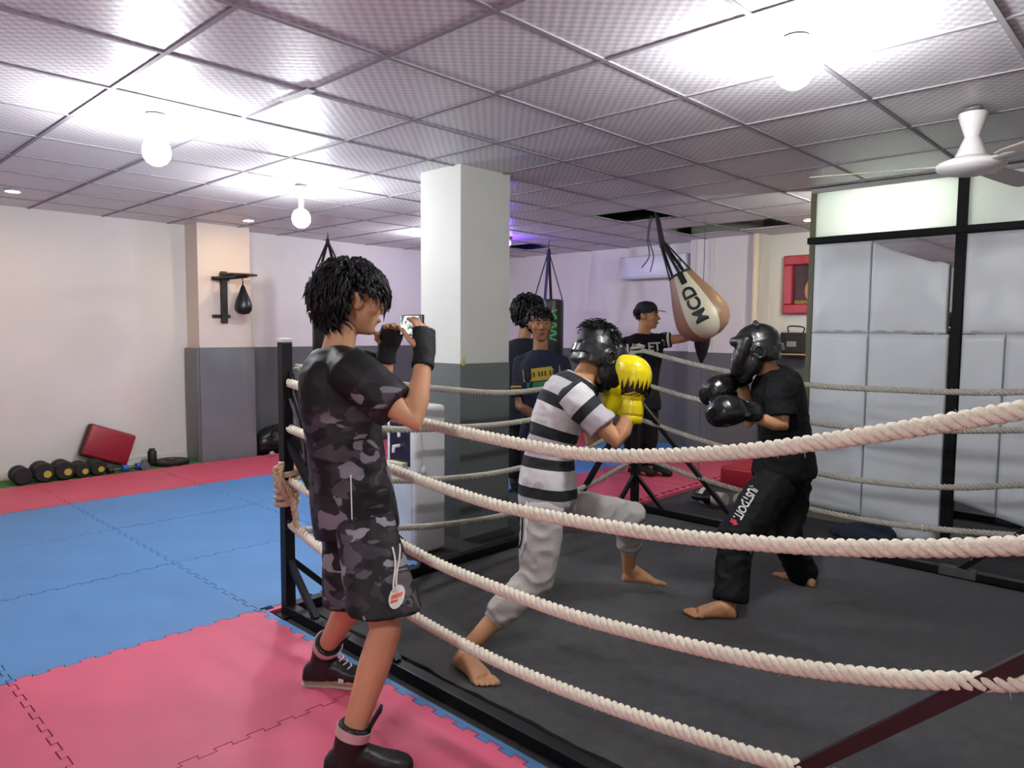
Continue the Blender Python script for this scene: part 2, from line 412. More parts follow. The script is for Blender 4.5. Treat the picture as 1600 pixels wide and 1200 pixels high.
# white plastic sheets taped over the mirror
sheet_m = M('plastic_sheet', 'd8dfe1', .40, var=.05, vscale=2, bump=.55, bscale=5, spec=.5)
seam_m = M('seam_tape', 'a2a9ab', .4)  # grey tape along the sheet seams
def sheet(ya, yb, zt, zb, label, seed, top=None, bot=None):
    mb = MB(); n, m = 26, 26; rows = []
    for side in (0, 1):
        for j in range(m+1):
            for i in range(n+1):
                u_ = i/n; y = ya+(yb-ya)*u_
                t_ = zt+(top(u_) if top else 0); b_ = zb+(bot(u_) if bot else 0); v_ = j/m; z = t_+(b_-t_)*v_
                wv = .008*noise.noise(V((y*2.6+seed, z*2.2, seed)))+.006*noise.noise(V((y*6+z*4, z*5-y*3, seed*3)))
                wv += .012*max(0, noise.noise(V((y*1.5+seed, z*1.1, 5))))
                edge = min(1, 12*min(u_, 1-u_), 12*min(v_, 1-v_)+.3)
                x = PXP-.03-max(-.008, wv)*edge*1.6 + (.0025 if side else 0)
                mb.v.append(V((x, y, z)))
    k = (n+1)*(m+1)
    for j in range(m):
        for i in range(n):
            a = j*(n+1)+i; mb.f.append([a, a+1, a+n+2, a+n+1]); mb.f.append([k+a, k+a+n+1, k+a+n+2, k+a+1])
    for i in range(n):
        mb.f.append([i, k+i, k+i+1, i+1]); a = m*(n+1)+i; mb.f.append([a, a+1, k+a+1, k+a])
    for j in range(m):
        a = j*(n+1); mb.f.append([a, a+n+1, k+a+n+1, k+a]); a += n; mb.f.append([a, k+a, k+a+n+1, a+n+1])
    o = obj('plastic_sheet', mb, sheet_m, None, (PXP-.03, (ya+yb)/2, zb), smooth=180)
    tag(o, label, 'plastic sheet', 'white plastic sheets over the mirror')
    # taped hem along the near edge of the sheet
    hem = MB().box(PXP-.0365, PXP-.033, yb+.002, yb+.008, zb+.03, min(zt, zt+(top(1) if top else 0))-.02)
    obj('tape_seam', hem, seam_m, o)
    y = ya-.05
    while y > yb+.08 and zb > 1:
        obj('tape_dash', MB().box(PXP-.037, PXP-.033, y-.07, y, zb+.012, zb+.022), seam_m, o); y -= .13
    return o
sheet(2.285, 1.857, 2.195, 1.50, 'upper white plastic sheet beside the wooden end board of the partition', 1.)
sheet(1.853, 1.335, 2.195, 1.50, 'upper white plastic sheet with its top corner drooping beside the thick black mullion', 2., top=lambda u: -.012-.17*max(0, min(1, (u-.05)/.75))**.8-.03*max(0, u-.9)*8)
sheet(2.285, 1.857, 1.495, .095, 'lower white plastic sheet beside the wooden end board, behind the black-clothed boxer', 3., bot=lambda u: -.01*u)
sheet(1.853, 1.318, 1.495, .075, 'lower white plastic sheet on the left of the thick black mullion', 4., bot=lambda u: -.015*u)
sheet(1.235, .80, 2.195, 1.50, 'upper white plastic sheet on the right of the thick black mullion', 5.)
sheet(.796, -.11, 2.195, 1.50, 'upper white plastic sheet cut off by the right edge of the picture', 6.)
sheet(1.235, .98, 1.495, .31, 'lower white plastic sheet on the right of the black mullion with raised bottom corner', 7., bot=lambda u: -.06*u)
sheet(.976, -.11, 1.495, .24, 'lower white plastic sheet cut off by the right edge of the picture', 8., bot=lambda u: -.1*min(1, u*2.5))
# ================================================================ the ring
AX, AY, BX, DY = 1.87, 3.40, 5.06, .08
steel = M('ring_steel', '17171a', .38, metal=.3, var=.2, vscale=12)
worn = M('ring_steel_shaded', '2c1c1c', .4, metal=.2, var=.2, vscale=10)  # near-right post: brown tone of its shadow put into the colour, not wear
ring = thing('boxing_ring_frame', ((AX+BX)/2, (AY+DY)/2, 0), 'black square-tube boxing ring frame with braced corner posts', 'ring frame')
for (x0, y0, x1, y1) in ((AX, DY, AX, AY), (AX, AY, BX, AY), (BX, DY, BX, AY), (AX, DY, BX, DY)):
    obj('base_beam', MB().bar((x0, y0, .032), (x1, y1, .032), .055, .05, up=(0, 0, 1), bev=.004), steel, ring)
obj('beam_joint', MB().bar((BX, .92, .036), (BX, 1.12, .036), .062, .056, up=(0, 0, 1), bev=.004), M('joint_grey', '4a4b4b', .5), ring)
for (x, y, sx, sy, m_) in ((AX, AY, 1, -1, steel), (BX, AY, -1, -1, steel), (AX, DY, 1, 1, worn), (BX, DY, -1, 1, steel)):
    top = 1.43 if x == AX else 1.36
    ps = obj('post', MB().box(x-.028, x+.028, y-.028, y+.028, .006, top, .004), m_, ring)
    obj('post_cap', MB().box(x-.03, x+.03, y-.03, y+.03, top, top+.02, .004), M('cap_white', 'c9c9c6', .5) if x == AX else steel, ps)
    obj('foot_plate', MB().box(x-.06, x+.06, y-.06, y+.06, .002, .012), steel, ring)
    for (dx, dy) in ((sx, 0), (0, sy)):
        off = V((0 if dx else -sx*.0, 0, 0))
        obj('brace', MB().bar((x+dx*.02, y+dy*.02, .93), (x+dx*.93, y+dy*.93, .055), .034, .034, up=(dy, dx, 0)), m_, ring)
        obj('short_brace', MB().bar((x+dx*.02, y+dy*.02, .29), (x+dx*.27, y+dy*.27, .055), .03, .03, up=(dy, dx, 0)), m_, ring)
# carpet inside the ring
mb = MB(); nx, ny = 60, 60
xa, xb, ya, yb = AX+.1, BX-.06, DY+.06, AY-.06
for j in range(ny+1):
    for i in range(nx+1):
        x = xa+(xb-xa)*i/nx; y = ya+(yb-ya)*j/ny
        if i == 0: x += .018*noise.noise(V((y*3, 0, 1)))+.012*noise.noise(V((y*9, 0, 4)))
        e = math.exp(-(x-xa)/.08)
        mb.v.append(V((x, y, .010+.010*e*(.6+.8*noise.noise(V((y*4, x*2, 3)))))))
for j in range(ny):
    for i in range(nx): a = j*(nx+1)+i; mb.f.append([a, a+1, a+nx+2, a+nx+1])
b0 = len(mb.v); mb.v += [V((v.x, v.y, .001)) for v in mb.v[:b0]]
for j in range(ny):
    a = j*(nx+1); mb.f.append([a+nx+1, a, b0+a, b0+a+nx+1]); a += nx; mb.f.append([a, a+nx+1, b0+a+nx+1, b0+a])
for i in range(nx):
    mb.f.append([i, i+1, b0+i+1, b0+i]); a = ny*(nx+1)+i; mb.f.append([a+1, a, b0+a, b0+a+1])
cp = obj('ring_carpet', mb, M('carpet_black', '252627', .95, var=.45, vscale=16, bump=.5, bscale=260, sheen=.2), None, ((xa+xb)/2, (ya+yb)/2, 0), smooth=40)
tag(cp, 'worn black carpet covering the floor inside the ropes', 'carpet')
# ropes: three twisted strands each
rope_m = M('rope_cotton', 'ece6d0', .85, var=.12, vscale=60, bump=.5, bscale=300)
rope_far = M('rope_cotton_shaded', 'b9b5a6', .85, var=.12, vscale=60, bump=.4, bscale=300)  # same cream cotton, dimmer light on the farther ropes put into the colour
def twist(mb, path, R=.0235, pitch=.078, per=12, n=7, ph=0.):
    path = resample(path, pitch/per); x = None; rs = R*.455; rc = R*.56
    fr = []
    for i, p in enumerate(path):
        d = (path[min(i+1, len(path)-1)]-path[max(i-1, 0)]).normalized()
        if x is None: x, _ = perp(d)
        x = (x-d*x.dot(d)).normalized(); fr.append((p, x.copy(), d.cross(x)))
    for k in range(3):
        pts = []
        for i, (p, a, b) in enumerate(fr):
            t = 2*math.pi*i/per+k*2*math.pi/3+ph; pts.append(p+(a*math.cos(t)+b*math.sin(t))*rc)
        mb.tube(pts, rs, n)
def knot(mb, x, y, z, R=.013, turns=2.2, rr=.05):
    pts = []
    for k in range(int(14*turns)+1):
        a = 2*math.pi*k/14; pts.append((x+rr*math.cos(a), y+rr*math.sin(a), z-.02+.035*k/14))
    mb.tube(pts, R, 7)
def fuzz(mb, path, n):
    for _ in range(n):
        p = random.choice(path); d = V((random.uniform(-1, 1), random.uniform(-1, 1), random.uniform(-1, 1))).normalized()
        q = p+d*.022; mb.tube([q, q+d*random.uniform(.005, .014)+V((0, 0, -.004))], [.0007, .0003], 3)
def rope(pts, label, mat, per, near, ends):
    path = spline(pts, 14)
    mb = MB(); twist(mb, path, per=per, n=7 if near else 6, ph=random.random()*6, R=.0235 if near else .021)
    mid = path[len(path)//2]
    o = obj('ring_rope', mb, mat, None, mid, smooth=180)
    tag(o, label, 'rope', 'ropes of the boxing ring')
    for (x, y, z) in ends:
        k = MB(); knot(k, x, y, z); obj('knot', k, mat, o, smooth=180)
    if near:
        fz = MB(); fuzz(fz, path, 160); f_ = obj('loose_fibres', fz, mat, o); f_['kind'] = 'stuff'
    return o
NEAR = [('topmost', [(3.36, 1.225), (2.58, 1.137), (2.26, 1.118), (1.786, 1.097), (1.491, 1.094), (1.239, 1.117), (.924, 1.168), (.667, 1.229), (.453, 1.287), (.271, 1.339), (.1, 1.385)]),
        ('second', [(3.36, .99), (2.534, .903), (2.135, .868), (1.783, .854), (1.234, .881), (.824, .928), (.508, .985), (.257, 1.046), (.1, 1.09)]),
        ('third', [(3.36, .72), (2.9, .645), (2.505, .592), (2.134, .55), (1.595, .536), (1.226, .556), (.812, .601), (.494, .667), (.242, .747), (.1, .80)]),
        ('lowest', [(3.36, .49), (3.104, .43), (2.75, .35), (2.403, .296), (1.912, .26), (1.476, .268), (.997, .307), (.732, .339), (.4, .40), (.1, .47)])]
for nm, ps in NEAR:
    rope([(AX, y, z) for y, z in ps], f'thick cream twisted rope across the front of the ring, {nm} of the four', rope_m, 12, True, [(AX, DY, ps[-1][1])])
SIDE = [('topmost', [(1.93, 1.30), (2.5, 1.196), (2.89, 1.138), (3.577, 1.075), (4.3, 1.13), (5.02, 1.32)]),
        ('second', [(1.93, 1.02), (2.5, .923), (2.995, .885), (3.579, .867), (4.3, .91), (5.02, 1.04)]),
        ('third', [(1.93, .73), (2.523, .619), (2.995, .562), (3.583, .541), (4.4, .60), (5.02, .74)]),
        ('lowest', [(1.93, .44), (2.568, .327), (2.996, .269), (3.586, .238), (4.4, .30), (5.02, .42)])]
for nm, ps in SIDE:
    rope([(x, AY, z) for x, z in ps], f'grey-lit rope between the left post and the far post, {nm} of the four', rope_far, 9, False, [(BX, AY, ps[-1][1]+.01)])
FAR = [('topmost', [(3.36, 1.345), (2.781, 1.232), (2.034, 1.14), (1.416, 1.137), (1.127, 1.143), (.738, 1.17), (.12, 1.28)]),
       ('second', [(3.36, 1.07), (2.75, .96), (1.958, .877), (1.405, .879), (.727, .947), (.12, 1.03)]),
       ('third', [(3.36, .77), (2.75, .65), (1.922, .53), (1.389, .526), (1.031, .562), (.711, .627), (.12, .72)]),
       ('lowest', [(3.36, .46), (2.75, .35), (1.979, .27), (1.378, .263), (.696, .328), (.12, .42)])]
for nm, ps in FAR:
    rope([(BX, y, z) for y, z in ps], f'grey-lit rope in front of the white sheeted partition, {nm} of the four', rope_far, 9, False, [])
# bundle of spare rope tied round the left post
k = MB()
for dz, t in ((.60, 2.3), (.67, 2.1), (.75, 1.6)): knot(k, AX, AY, dz, .016, t, .052)
twist(k, spline([(AX-.05, AY-.04, .82), (AX-.06, AY-.05, .74), (AX-.02, AY-.075, .66), (AX+.0, AY-.08, .55), (AX, AY-.10, .49), (AX, AY-.2, .455)], 8), R=.018, pitch=.06, per=9, n=6)
twist(k, spline([(AX-.045, AY-.05, .80), (AX-.075, AY-.02, .78), (AX-.07, AY-.06, .70), (AX-.03, AY-.07, .62)], 8), R=.016, pitch=.06, per=9, n=6)
tag(obj('rope_knot', k, M('rope_tan', 'c4a98c', .9, var=.15, vscale=50, bump=.4, bscale=250), None, (AX, AY, .45), smooth=180), 'knotted bundle of tan rope tied round the left ring post', 'rope knot')
# ================================================================ lamps
glow = M('bulb_glow', 'ffffff', .4, emit='f5f6fa', estr=BULB_WHITE)
holder_m = M('lamp_holder', 'd8d8d6', .4)
def bulb(x, y, zc, label, gm=None):
    t = thing('pendant_bulb', (x, y, CEIL), label, 'lamp', 'bare ceiling bulbs')
    obj('ceiling_rose', MB().lathe([(.05, 0), (.05, -.015), (.035, -.03), (.02, -.034)], (x, y, CEIL-.003), n=20), M('rose_grey', '5a5a5a', .5), t, smooth=40)
    obj('holder', MB().lathe([(.018, 0), (.018, zc+.085-CEIL+.03), (.03, zc+.085-CEIL+.02), (.034, zc+.05-CEIL+.01)], (x, y, CEIL-.03), n=20), holder_m, t, smooth=40)
    g = obj('globe', MB().lathe([(.03, .075), (.055, .055), (.068, .03), (.072, 0), (.066, -.03), (.05, -.052), (.025, -.068), (.004, -.072)], (x, y, zc), n=16), gm or glow, t, smooth=180)
bulb(1.54, 4.13, 2.44, 'glowing bare bulb hanging over the blue mats, nearest the left wall')
bulb(3.06, 5.27, 2.375, 'small glowing bare bulb hanging behind the photographer near the pillar')
bulb(2.84, 1.21, 2.515, 'glowing bare bulb hanging over the middle of the ring')
bulb(5.6, 6.6, 2.42, 'bare bulb hidden behind the white pillar', M('bulb_glow_soft', 'ffffff', .4, emit='f4f3ff', estr=BULB_WHITE*.55))
bulb(6.32, 1.74, 2.43, 'added bulb glowing unseen behind the frosted upper panel of the partition', M('bulb_glow_dim', 'ffffff', .4, emit='fbfff8', estr=BULB_WHITE*1.0))  # unseen bulb added to make the upper pane glow
bulb(-.7, .6, 2.45, 'added bare bulb above the viewer, unseen, for fill light')  # unseen bulb added to raise the ambient light
dg_ = M('downlight_glow', 'fff1dc', .4, emit='ffd9a0', estr=DOWN_WARM)
def downlight(x, y, label):
    t = thing('recessed_downlight', (x, y, CEIL-.004), label, 'lamp', 'warm downlights')
    obj('bezel', MB().lathe([(.062, .004), (.066, -.004), (.056, -.010), (.046, -.006)], (x, y, CEIL-.004), n=24), holder_m, t, smooth=40)
    obj('lens', MB().lathe([(.047, -.004), (.047, -.009), (.02, -.012)], (x, y, CEIL-.004), n=20), dg_, t)
downlight(1.55, 7.30, 'warm round downlight in the ceiling near the left wall')
downlight(7.40, 2.95, 'warm round downlight in the ceiling beside the partition')
downlight(3.65, 7.35, 'warm round downlight above the wall-mounted speed bag')
downlight(.35, 7.30, 'warm round downlight outside the left edge of the picture')
t = thing('party_light', (6.42, 6.28, CEIL), 'purple ceiling light hidden behind the white pillar', 'lamp')
obj('housing', MB().lathe([(.09, 0), (.09, -.03), (.07, -.04)], (6.42, 6.28, CEIL-.004), n=20), M('rose_grey', '5a5a5a', .5), t, smooth=40)
obj('dome', MB().ell((6.42, 6.28, CEIL-.075), (.075, 0, 0), (0, .075, 0), (0, 0, .05)), M('purple_glow', '8a5cff', .4, emit='6a3cff', estr=PURPLE), t, smooth=180)
# ================================================================ ceiling fan
fx, fy = 4.31, .91
fan = thing('ceiling_fan', (fx, fy, CEIL), 'white three-bladed ceiling fan over the right of the ring', 'fan')
fw = M('fan_white', 'e2e0dc', .3); fb = M('fan_blade', 'c9bdb3', .4)
obj('downrod', MB().lathe([(.016, 0), (.016, -.22)], (fx, fy, CEIL-.003), n=16), fw, fan, smooth=40)
obj('hook_ring', MB().lathe([(.04, 0), (.04, -.012), (.025, -.02)], (fx, fy, CEIL-.003), n=18), M('hook_grey', '6f6f6c', .5), fan, smooth=40)
obj('canopy', MB().lathe([(.02, 2.62), (.063, 2.612), (.066, 2.60), (.055, 2.56), (.038, 2.51), (.034, 2.495)], (fx, fy, 0), n=28), fw, fan, smooth=50)
obj('lower_canopy', MB().lathe([(.034, 2.495), (.045, 2.47), (.065, 2.42), (.075, 2.395), (.06, 2.385)], (fx, fy, 0), n=28), fw, fan, smooth=50)
obj('motor_housing', MB().lathe([(.06, 2.39), (.10, 2.385), (.15, 2.368), (.158, 2.352), (.152, 2.338), (.12, 2.318), (.06, 2.305), (.01, 2.302)], (fx, fy, 0), n=36), fw, fan, smooth=50)
for ang in (155, 35, -85):
    a = math.radians(ang); d = HR*math.cos(a)+HF*math.sin(a); s_ = d.cross(ZUP); c = V((fx, fy, 2.355))
    ti = (s_*.97+ZUP*.2).normalized(); nn = d.cross(ti).normalized()
    bl = obj('blade', MB().loft([(c+d*r, ti*hw, nn*.0035, 4) for r, hw in ((.21, .045), (.26, .058), (.45, .066), (.68, .07), (.74, .062), (.755, .04))], 16), fb, fan, smooth=50)
    obj('blade_arm', MB().loft([(c+d*r, ti*hw, nn*.006) for r, hw in ((.13, .028), (.18, .02), (.25, .03), (.29, .012))], 12), fw, bl, smooth=50)
# ================================================================ bags
leather_b = M('leather_black', '141518', .35, var=.15, vscale=10, bump=.15, bscale=30)
strap_m = M('strap_black', '0f1012', .6)
# pear-shaped heavy bag pulled to the side
top = V((6.27, 4.08, CEIL+.3)); hp = P(1034, 378, 7.15); bt = P(1062, 428, 7.12); bb = P(1113, 527, 7.05)
ax = (bb-bt).normalized(); toc = (CAM-(bt+bb)/2); toc = (toc-ax*toc.dot(ax)).normalized(); sd = ax.cross(toc)
L = (bb-bt).length
pear = thing('pear_punch_bag', bt, 'tan and cream pear-shaped punch bag pulled aside on black straps', 'punch bag')
m = M('pear_leather', 'cfc7b2', .42, bump=.1, bscale=25); nt = m.node_tree; b = nt.nodes['Principled BSDF']
at = nt.nodes.new('ShaderNodeAttribute'); at.attribute_name = 'ang'
f1 = mathn(nt, 'GREATER_THAN', mathn(nt, 'ABSOLUTE', at.outputs['Fac']), .58)
nt.links.new(mixc(nt, f1, lin('c9c2ab'), lin('8d6a54')), b.inputs['Base Color'])
prof = [(.05, -.0), (.115, .0), (.135, .06), (.165, .16), (.205, .28), (.245, .42), (.268, .54), (.268, .62), (.245, .70), (.19, .775), (.10, .82), (.01, .832)]
kz = L/.832
pb = obj('bag_body', MB().lathe([(r*.98, h*kz) for r, h in prof], bt, ax, 48, sd), m, pear, smooth=180)
at_ = pb.data.attributes.new('ang', 'FLOAT', 'POINT')
for i, v in enumerate(pb.data.vertices):
    q = v.co+org(pb)-bt; at_.data[i].value = math.atan2(q.dot(sd), q.dot(toc))
for a in (-1.2, 0, 1.2, 2.4, 3.6):
    dr = toc*math.cos(a)+sd*math.sin(a)
    obj('strap', MB().bar(hp+dr*.02, bt+dr*.118+ax*.02, .03, .008, up=dr), strap_m, pear)
    obj('strap_tab', MB().loft([(bt+ax*t_+dr*(r_+.004), ax.cross(dr)*.03, dr*.004, 4) for t_, r_ in ((-.0, .113), (.06*kz, .133), (.15*kz, .163))], 10), strap_m, pear) if abs(a) < .1 else None
obj('collar', MB().lathe([(.118, -.005), (.122, .012), (.118, .03)], bt, ax, 40, sd), strap_m, pear, smooth=60)
obj('hanging_strap', MB().tube([hp+(top-hp).normalized()*(-.05), hp, top], [.03, .03, .012], 10), strap_m, pear, smooth=60)
wrap(text_mesh('MCD', .17, .006), 'lettering', M('ink_black', '17181a', .5), pear, [pb], bt+ax*.42*kz+toc*.3, -ax, toc.cross(-ax), .003, 2)
ch = MB(); 
for dx in (-.06, .05):
    ch.tube(spline([top+V((dx*.3, 0, -.28)), P(1013+dx*20, 372, 7.3), P(1018+dx*60, 400, 7.28), P(1010+dx*120, 422+dx*60, 7.28)], 6), .006, 5)
obj('loose_cord', ch, M('cord_grey', '4a4a4d', .7), pear, smooth=180)
# cylindrical heavy bags
def heavy(cx, cy, ztop, zbot, r, label, green):
    t = thing('heavy_bag', (cx, cy, zbot), label, 'punch bag', 'black heavy bags')
    body = obj('bag_body', MB().lathe([(.02, 0), (r*.85, 0), (r*.97, .012), (r, .04), (r, ztop-zbot-.05), (r*.97, ztop-zbot-.015), (r*.8, ztop-zbot), (.02, ztop-zbot)], (cx, cy, zbot), n=36), leather_b, t, smooth=50)
    ap = V((cx, cy, min(CEIL-.10, ztop+.62)))
    for k in range(4):
        a = k*math.pi/2+.5; dr = V((math.cos(a), math.sin(a), 0)); obj('strap', MB().bar(ap, V((cx, cy, ztop-.02))+dr*r*.96, .035, .008, up=dr), strap_m, t)
    obj('swivel', MB().tube([ap+V((0, 0, -.05)), ap+V((0, 0, .02))], [.03, .018], 10), strap_m, t)
    n_ = max(1, int((CEIL-.045-ap.z)/.03)); chn = MB()
    for k in range(n_):
        chn.tube([ap+V((0, 0, .02+k*.03)), ap+V((0, 0, .05+k*.03))], .008 if k % 2 else .012, 6)
    obj('ceiling_hook', MB().tube([ap+V((0, 0, .0)), V((cx, cy, 3.018 if green else CEIL-.003))], .006, 8), M('chain_steel', '3a3a3c'), t)
    obj('chain', chn, M('chain_steel', '3a3a3c', .4, metal=.8), t)
    if green:
        d = (CAM-V((cx, cy, 0))); d.z = 0; d.normalize(); X = ZUP.cross(d).normalized()
        zz = [[(-.045, y0), (.045, y0+.03), (.045, y0+.055), (-.045, y0+.025)] if k % 2 else [(-.045, y0+.025), (.045, y0-.005), (.045, y0+.02), (-.045, y0+.05)] for k, y0 in enumerate([-.2+.05*q for q in range(8)])]
        wrap(flat_shape(zz), 'emblem', M('green_print', '3fa64a', .5), t, [body], V((cx, cy, ztop-.33))+X*.07, X, ZUP, .003, 1)
    return t
heavy(7.07, 6.13, 1.90, .85, .20, 'black heavy bag with green print hanging behind the boy in navy', True)
_d = P(513, 450, 1)-CAM
heavy(_d.x/_d.y*7.55, 7.55, 2.20, .95, .19, 'dark heavy bag hanging behind the photographer', False)
# small black double-end bag hanging below the pear bag
p0 = P(1097, 528, 7.6)
t = thing('hanging_speed_ball', p0+V((0, 0, -.27)), 'small black teardrop ball on a cord below the pear bag', 'punch bag')
obj('ball', MB().lathe([(.01, .06), (.075, .05), (.088, 0), (.08, -.07), (.05, -.18), (.015, -.26), (.004, -.28)], p0, n=24), leather_b, t, smooth=180)
obj('cord', MB().tube([p0+V((0, 0, -.27)), (p0.x, p0.y, .032)], .004, 6), M('cord_grey', '4a4a4d', .7), t)
obj('cord', MB().tube([p0+V((0, 0, .05)), (p0.x, p0.y, CEIL+.01)], .004, 6), M('cord_grey', '4a4a4d', .7), t)
# speed bag rack on the pilaster
sx = 3.645
rk = thing('speed_bag_rack', (sx, PF, 1.56), 'black wall bracket with wooden platform on the grey-padded pilaster', 'wall bracket')
rbl = M('rack_black', '1b1613', .5)
obj('upright', MB().box(sx-.033, sx+.033, PF-.05, PF, 1.555, 2.13, .004), rbl, rk)
obj('cross_plate', MB().box(sx-.13, sx+.07, PF-.03, PF, 2.03, 2.07, .004), rbl, rk)
obj('cross_plate', MB().box(sx-.13, sx+.07, PF-.03, PF, 1.615, 1.65, .004), rbl, rk)
obj('arm', MB().bar((sx-.1, PF-.02, 2.055), (sx-.1, PF-.5, 2.055), .025, .025, up=(0, 0, 1)), rbl, rk)
obj('arm', MB().bar((sx+.05, PF-.02, 2.055), (sx+.05, PF-.5, 2.055), .025, .025, up=(0, 0, 1)), rbl, rk)
obj('platform', MB().lathe([(.01, .0), (.195, 0), (.2, .004), (.2, .012), (.195, .016), (.01, .016)], (sx+.02, PF-.34, 2.072), n=40), M('rack_board', '5a4636', .6, var=.15), rk, smooth=40)
sb = P(380, 470, (V((3.72, 7.62, 1.85))-CAM).dot(CF))
spd = thing('speed_bag', (sb.x, sb.y, sb.z-.15), 'black teardrop speed bag hanging from the wall bracket', 'punch bag')
obj('bag_body', MB().lathe([(.012, .17), (.022, .15), (.045, .085), (.08, .0), (.093, -.06), (.088, -.105), (.06, -.14), (.004, -.152)], sb, n=28), leather_b, spd, smooth=180)
obj('swivel', MB().tube([sb+V((0, 0, .155)), sb+V((0, 0, .205))], [.008, .008], 8), strap_m, spd)
obj('swivel_hook', MB().tube([sb+V((0, 0, .2)), (sb.x, sb.y, 2.074)], .006, 8), M('chain_steel', '3a3a3c'), spd)
# ================================================================ wall items
ac = thing('air_conditioner', (WFAR, 5.29, 2.2), 'white split air conditioner high on the far wall', 'air conditioner')
aw = M('ac_white', 'd5d6da', .35)
obj('casing', MB().box(WFAR-.21, WFAR, 4.79, 5.80, 2.2, 2.5, .03), aw, ac, smooth=40)
obj('flap', MB().box(WFAR-.215, WFAR-.10, 4.83, 5.76, 2.197, 2.225, .006), M('ac_flap', 'b9bac2', .4), ac)
obj('display_panel', MB().box(WFAR-.214, WFAR-.205, 4.85, 4.90, 2.27, 2.42), M('ac_dark', '3a3c44', .3), ac)
rf = thing('red_framed_picture', (WFAR, 3.3, 1.72), 'dark picture in a wide glossy red frame on the far wall', 'picture')
red = M('frame_red', 'a81f33', .3)
fy0, fy1, fz0, fz1 = 3.02, 3.585, 1.715, 2.385
for (a, b2, c, d) in ((fy0, fy1, fz0, fz0+.11), (fy0, fy1, fz1-.11, fz1), (fy0, fy0+.11, fz0+.11, fz1-.11), (fy1-.11, fy1, fz0+.11, fz1-.11)):
    obj('frame_side', MB().box(WFAR-.07, WFAR, a, b2, c, d, .012), red, rf)
obj('picture_panel', MB().box(WFAR-.02, WFAR, fy0+.1, fy1-.1, fz0+.1, fz1-.1), M('picture_dark', '3a1c26', .4, var=.4, vscale=14), rf)
obj('picture_disc', MB().ell((WFAR-.022, 3.26, 1.98), (.006, 0, 0), (0, .09, 0), (0, 0, .13)), M('picture_tan', 'b98a5c', .6), rf, smooth=180)
obj('picture_caption', MB().box(WFAR-.024, WFAR-.02, 3.2, 3.46, 1.83, 1.87), M('picture_ochre', '8a6a3c', .6, var=.4, vscale=60), rf)
sk = thing('speaker_box', (WFAR-.12, 3.38, 1.262), 'black box with a pale square label below the red frame', 'speaker')
obj('ledge', MB().box(WFAR-.26, WFAR, 3.15, 3.6, 1.246, 1.262), M('ledge_wood', 'b09470', .6), sk)
obj('casing', MB().box(WFAR-.24, WFAR-.02, 3.245, 3.525, 1.263, 1.50, .015), M('speaker_black', '191614', .5), sk)
obj('label_plate', MB().box(WFAR-.246, WFAR-.238, 3.33, 3.44, 1.34, 1.40), M('plate_grey', '8d8880', .5), sk)
obj('handle', MB().tube(spline([(WFAR-.13, 3.30, 1.498), (WFAR-.13, 3.30, 1.56), (WFAR-.13, 3.47, 1.57), (WFAR-.13, 3.47, 1.498)], 6), .008, 6), M('speaker_black'  , '191614'), sk)
# ================================================================ water cooler beside the pillar
wc = thing('water_cooler', (3.07, 3.83, 0), 'white floor-standing water cooler beside the pillar', 'water cooler')
wm = M('cooler_white', 'd7dad8', .35)
cx0, cx1, cy0, cy1, cz = 2.93, 3.20, 3.67, 3.985, 1.0
obj('cabinet', MB().box(cx0, cx1, cy0, cy1, .01, cz, .03), wm, wc, smooth=40)
obj('niche_panel', MB().box(cx0-.006, cx0+.02, cy0+.05, cy1-.05, .60, .90, .004), M('cooler_navy', '1b2036', .25), wc)
obj('control_strip', MB().box(cx0-.008, cx0+.02, cy0+.05, cy1-.05, .90, .93, .004), M('cooler_blue', '3a62b4', .3), wc)
for (dy, z) in ((.10, .84), (.16, .73), (.21, .84)):
    obj('tap', MB().tube([(cx0-.004, cy0+dy, z), (cx0-.05, cy0+dy, z), (cx0-.055, cy0+dy, z-.04)], [.013, .013, .010], 8), wm, wc, smooth=60)
obj('drip_tray', MB().box(cx0-.05, cx0, cy0+.07, cy1-.07, .60, .625, .005), M('tray_cream', 'c9c4a8', .5), wc)
obj('lower_door', MB().box(cx0-.007, cx0+.01, cy0+.03, cy1-.03, .06, .56, .006), M('cooler_door', 'cdd1d3', .3), wc)
cdm = M('cord_white', 'c4c5c0', .5)
obj('power_cord', MB().tube(spline([(cx0+.05, cy0-.004, .82), (cx0+.06, cy0-.006, .72), (cx0+.055, cy0-.006, .60)], 8), .005, 6), cdm, wc, smooth=180)
obj('plug', MB().lathe([(.006, .02), (.02, 0), (.022, -.03), (.012, -.04)], (cx0+.055, cy0-.022, .59), n=12), cdm, wc, smooth=50)
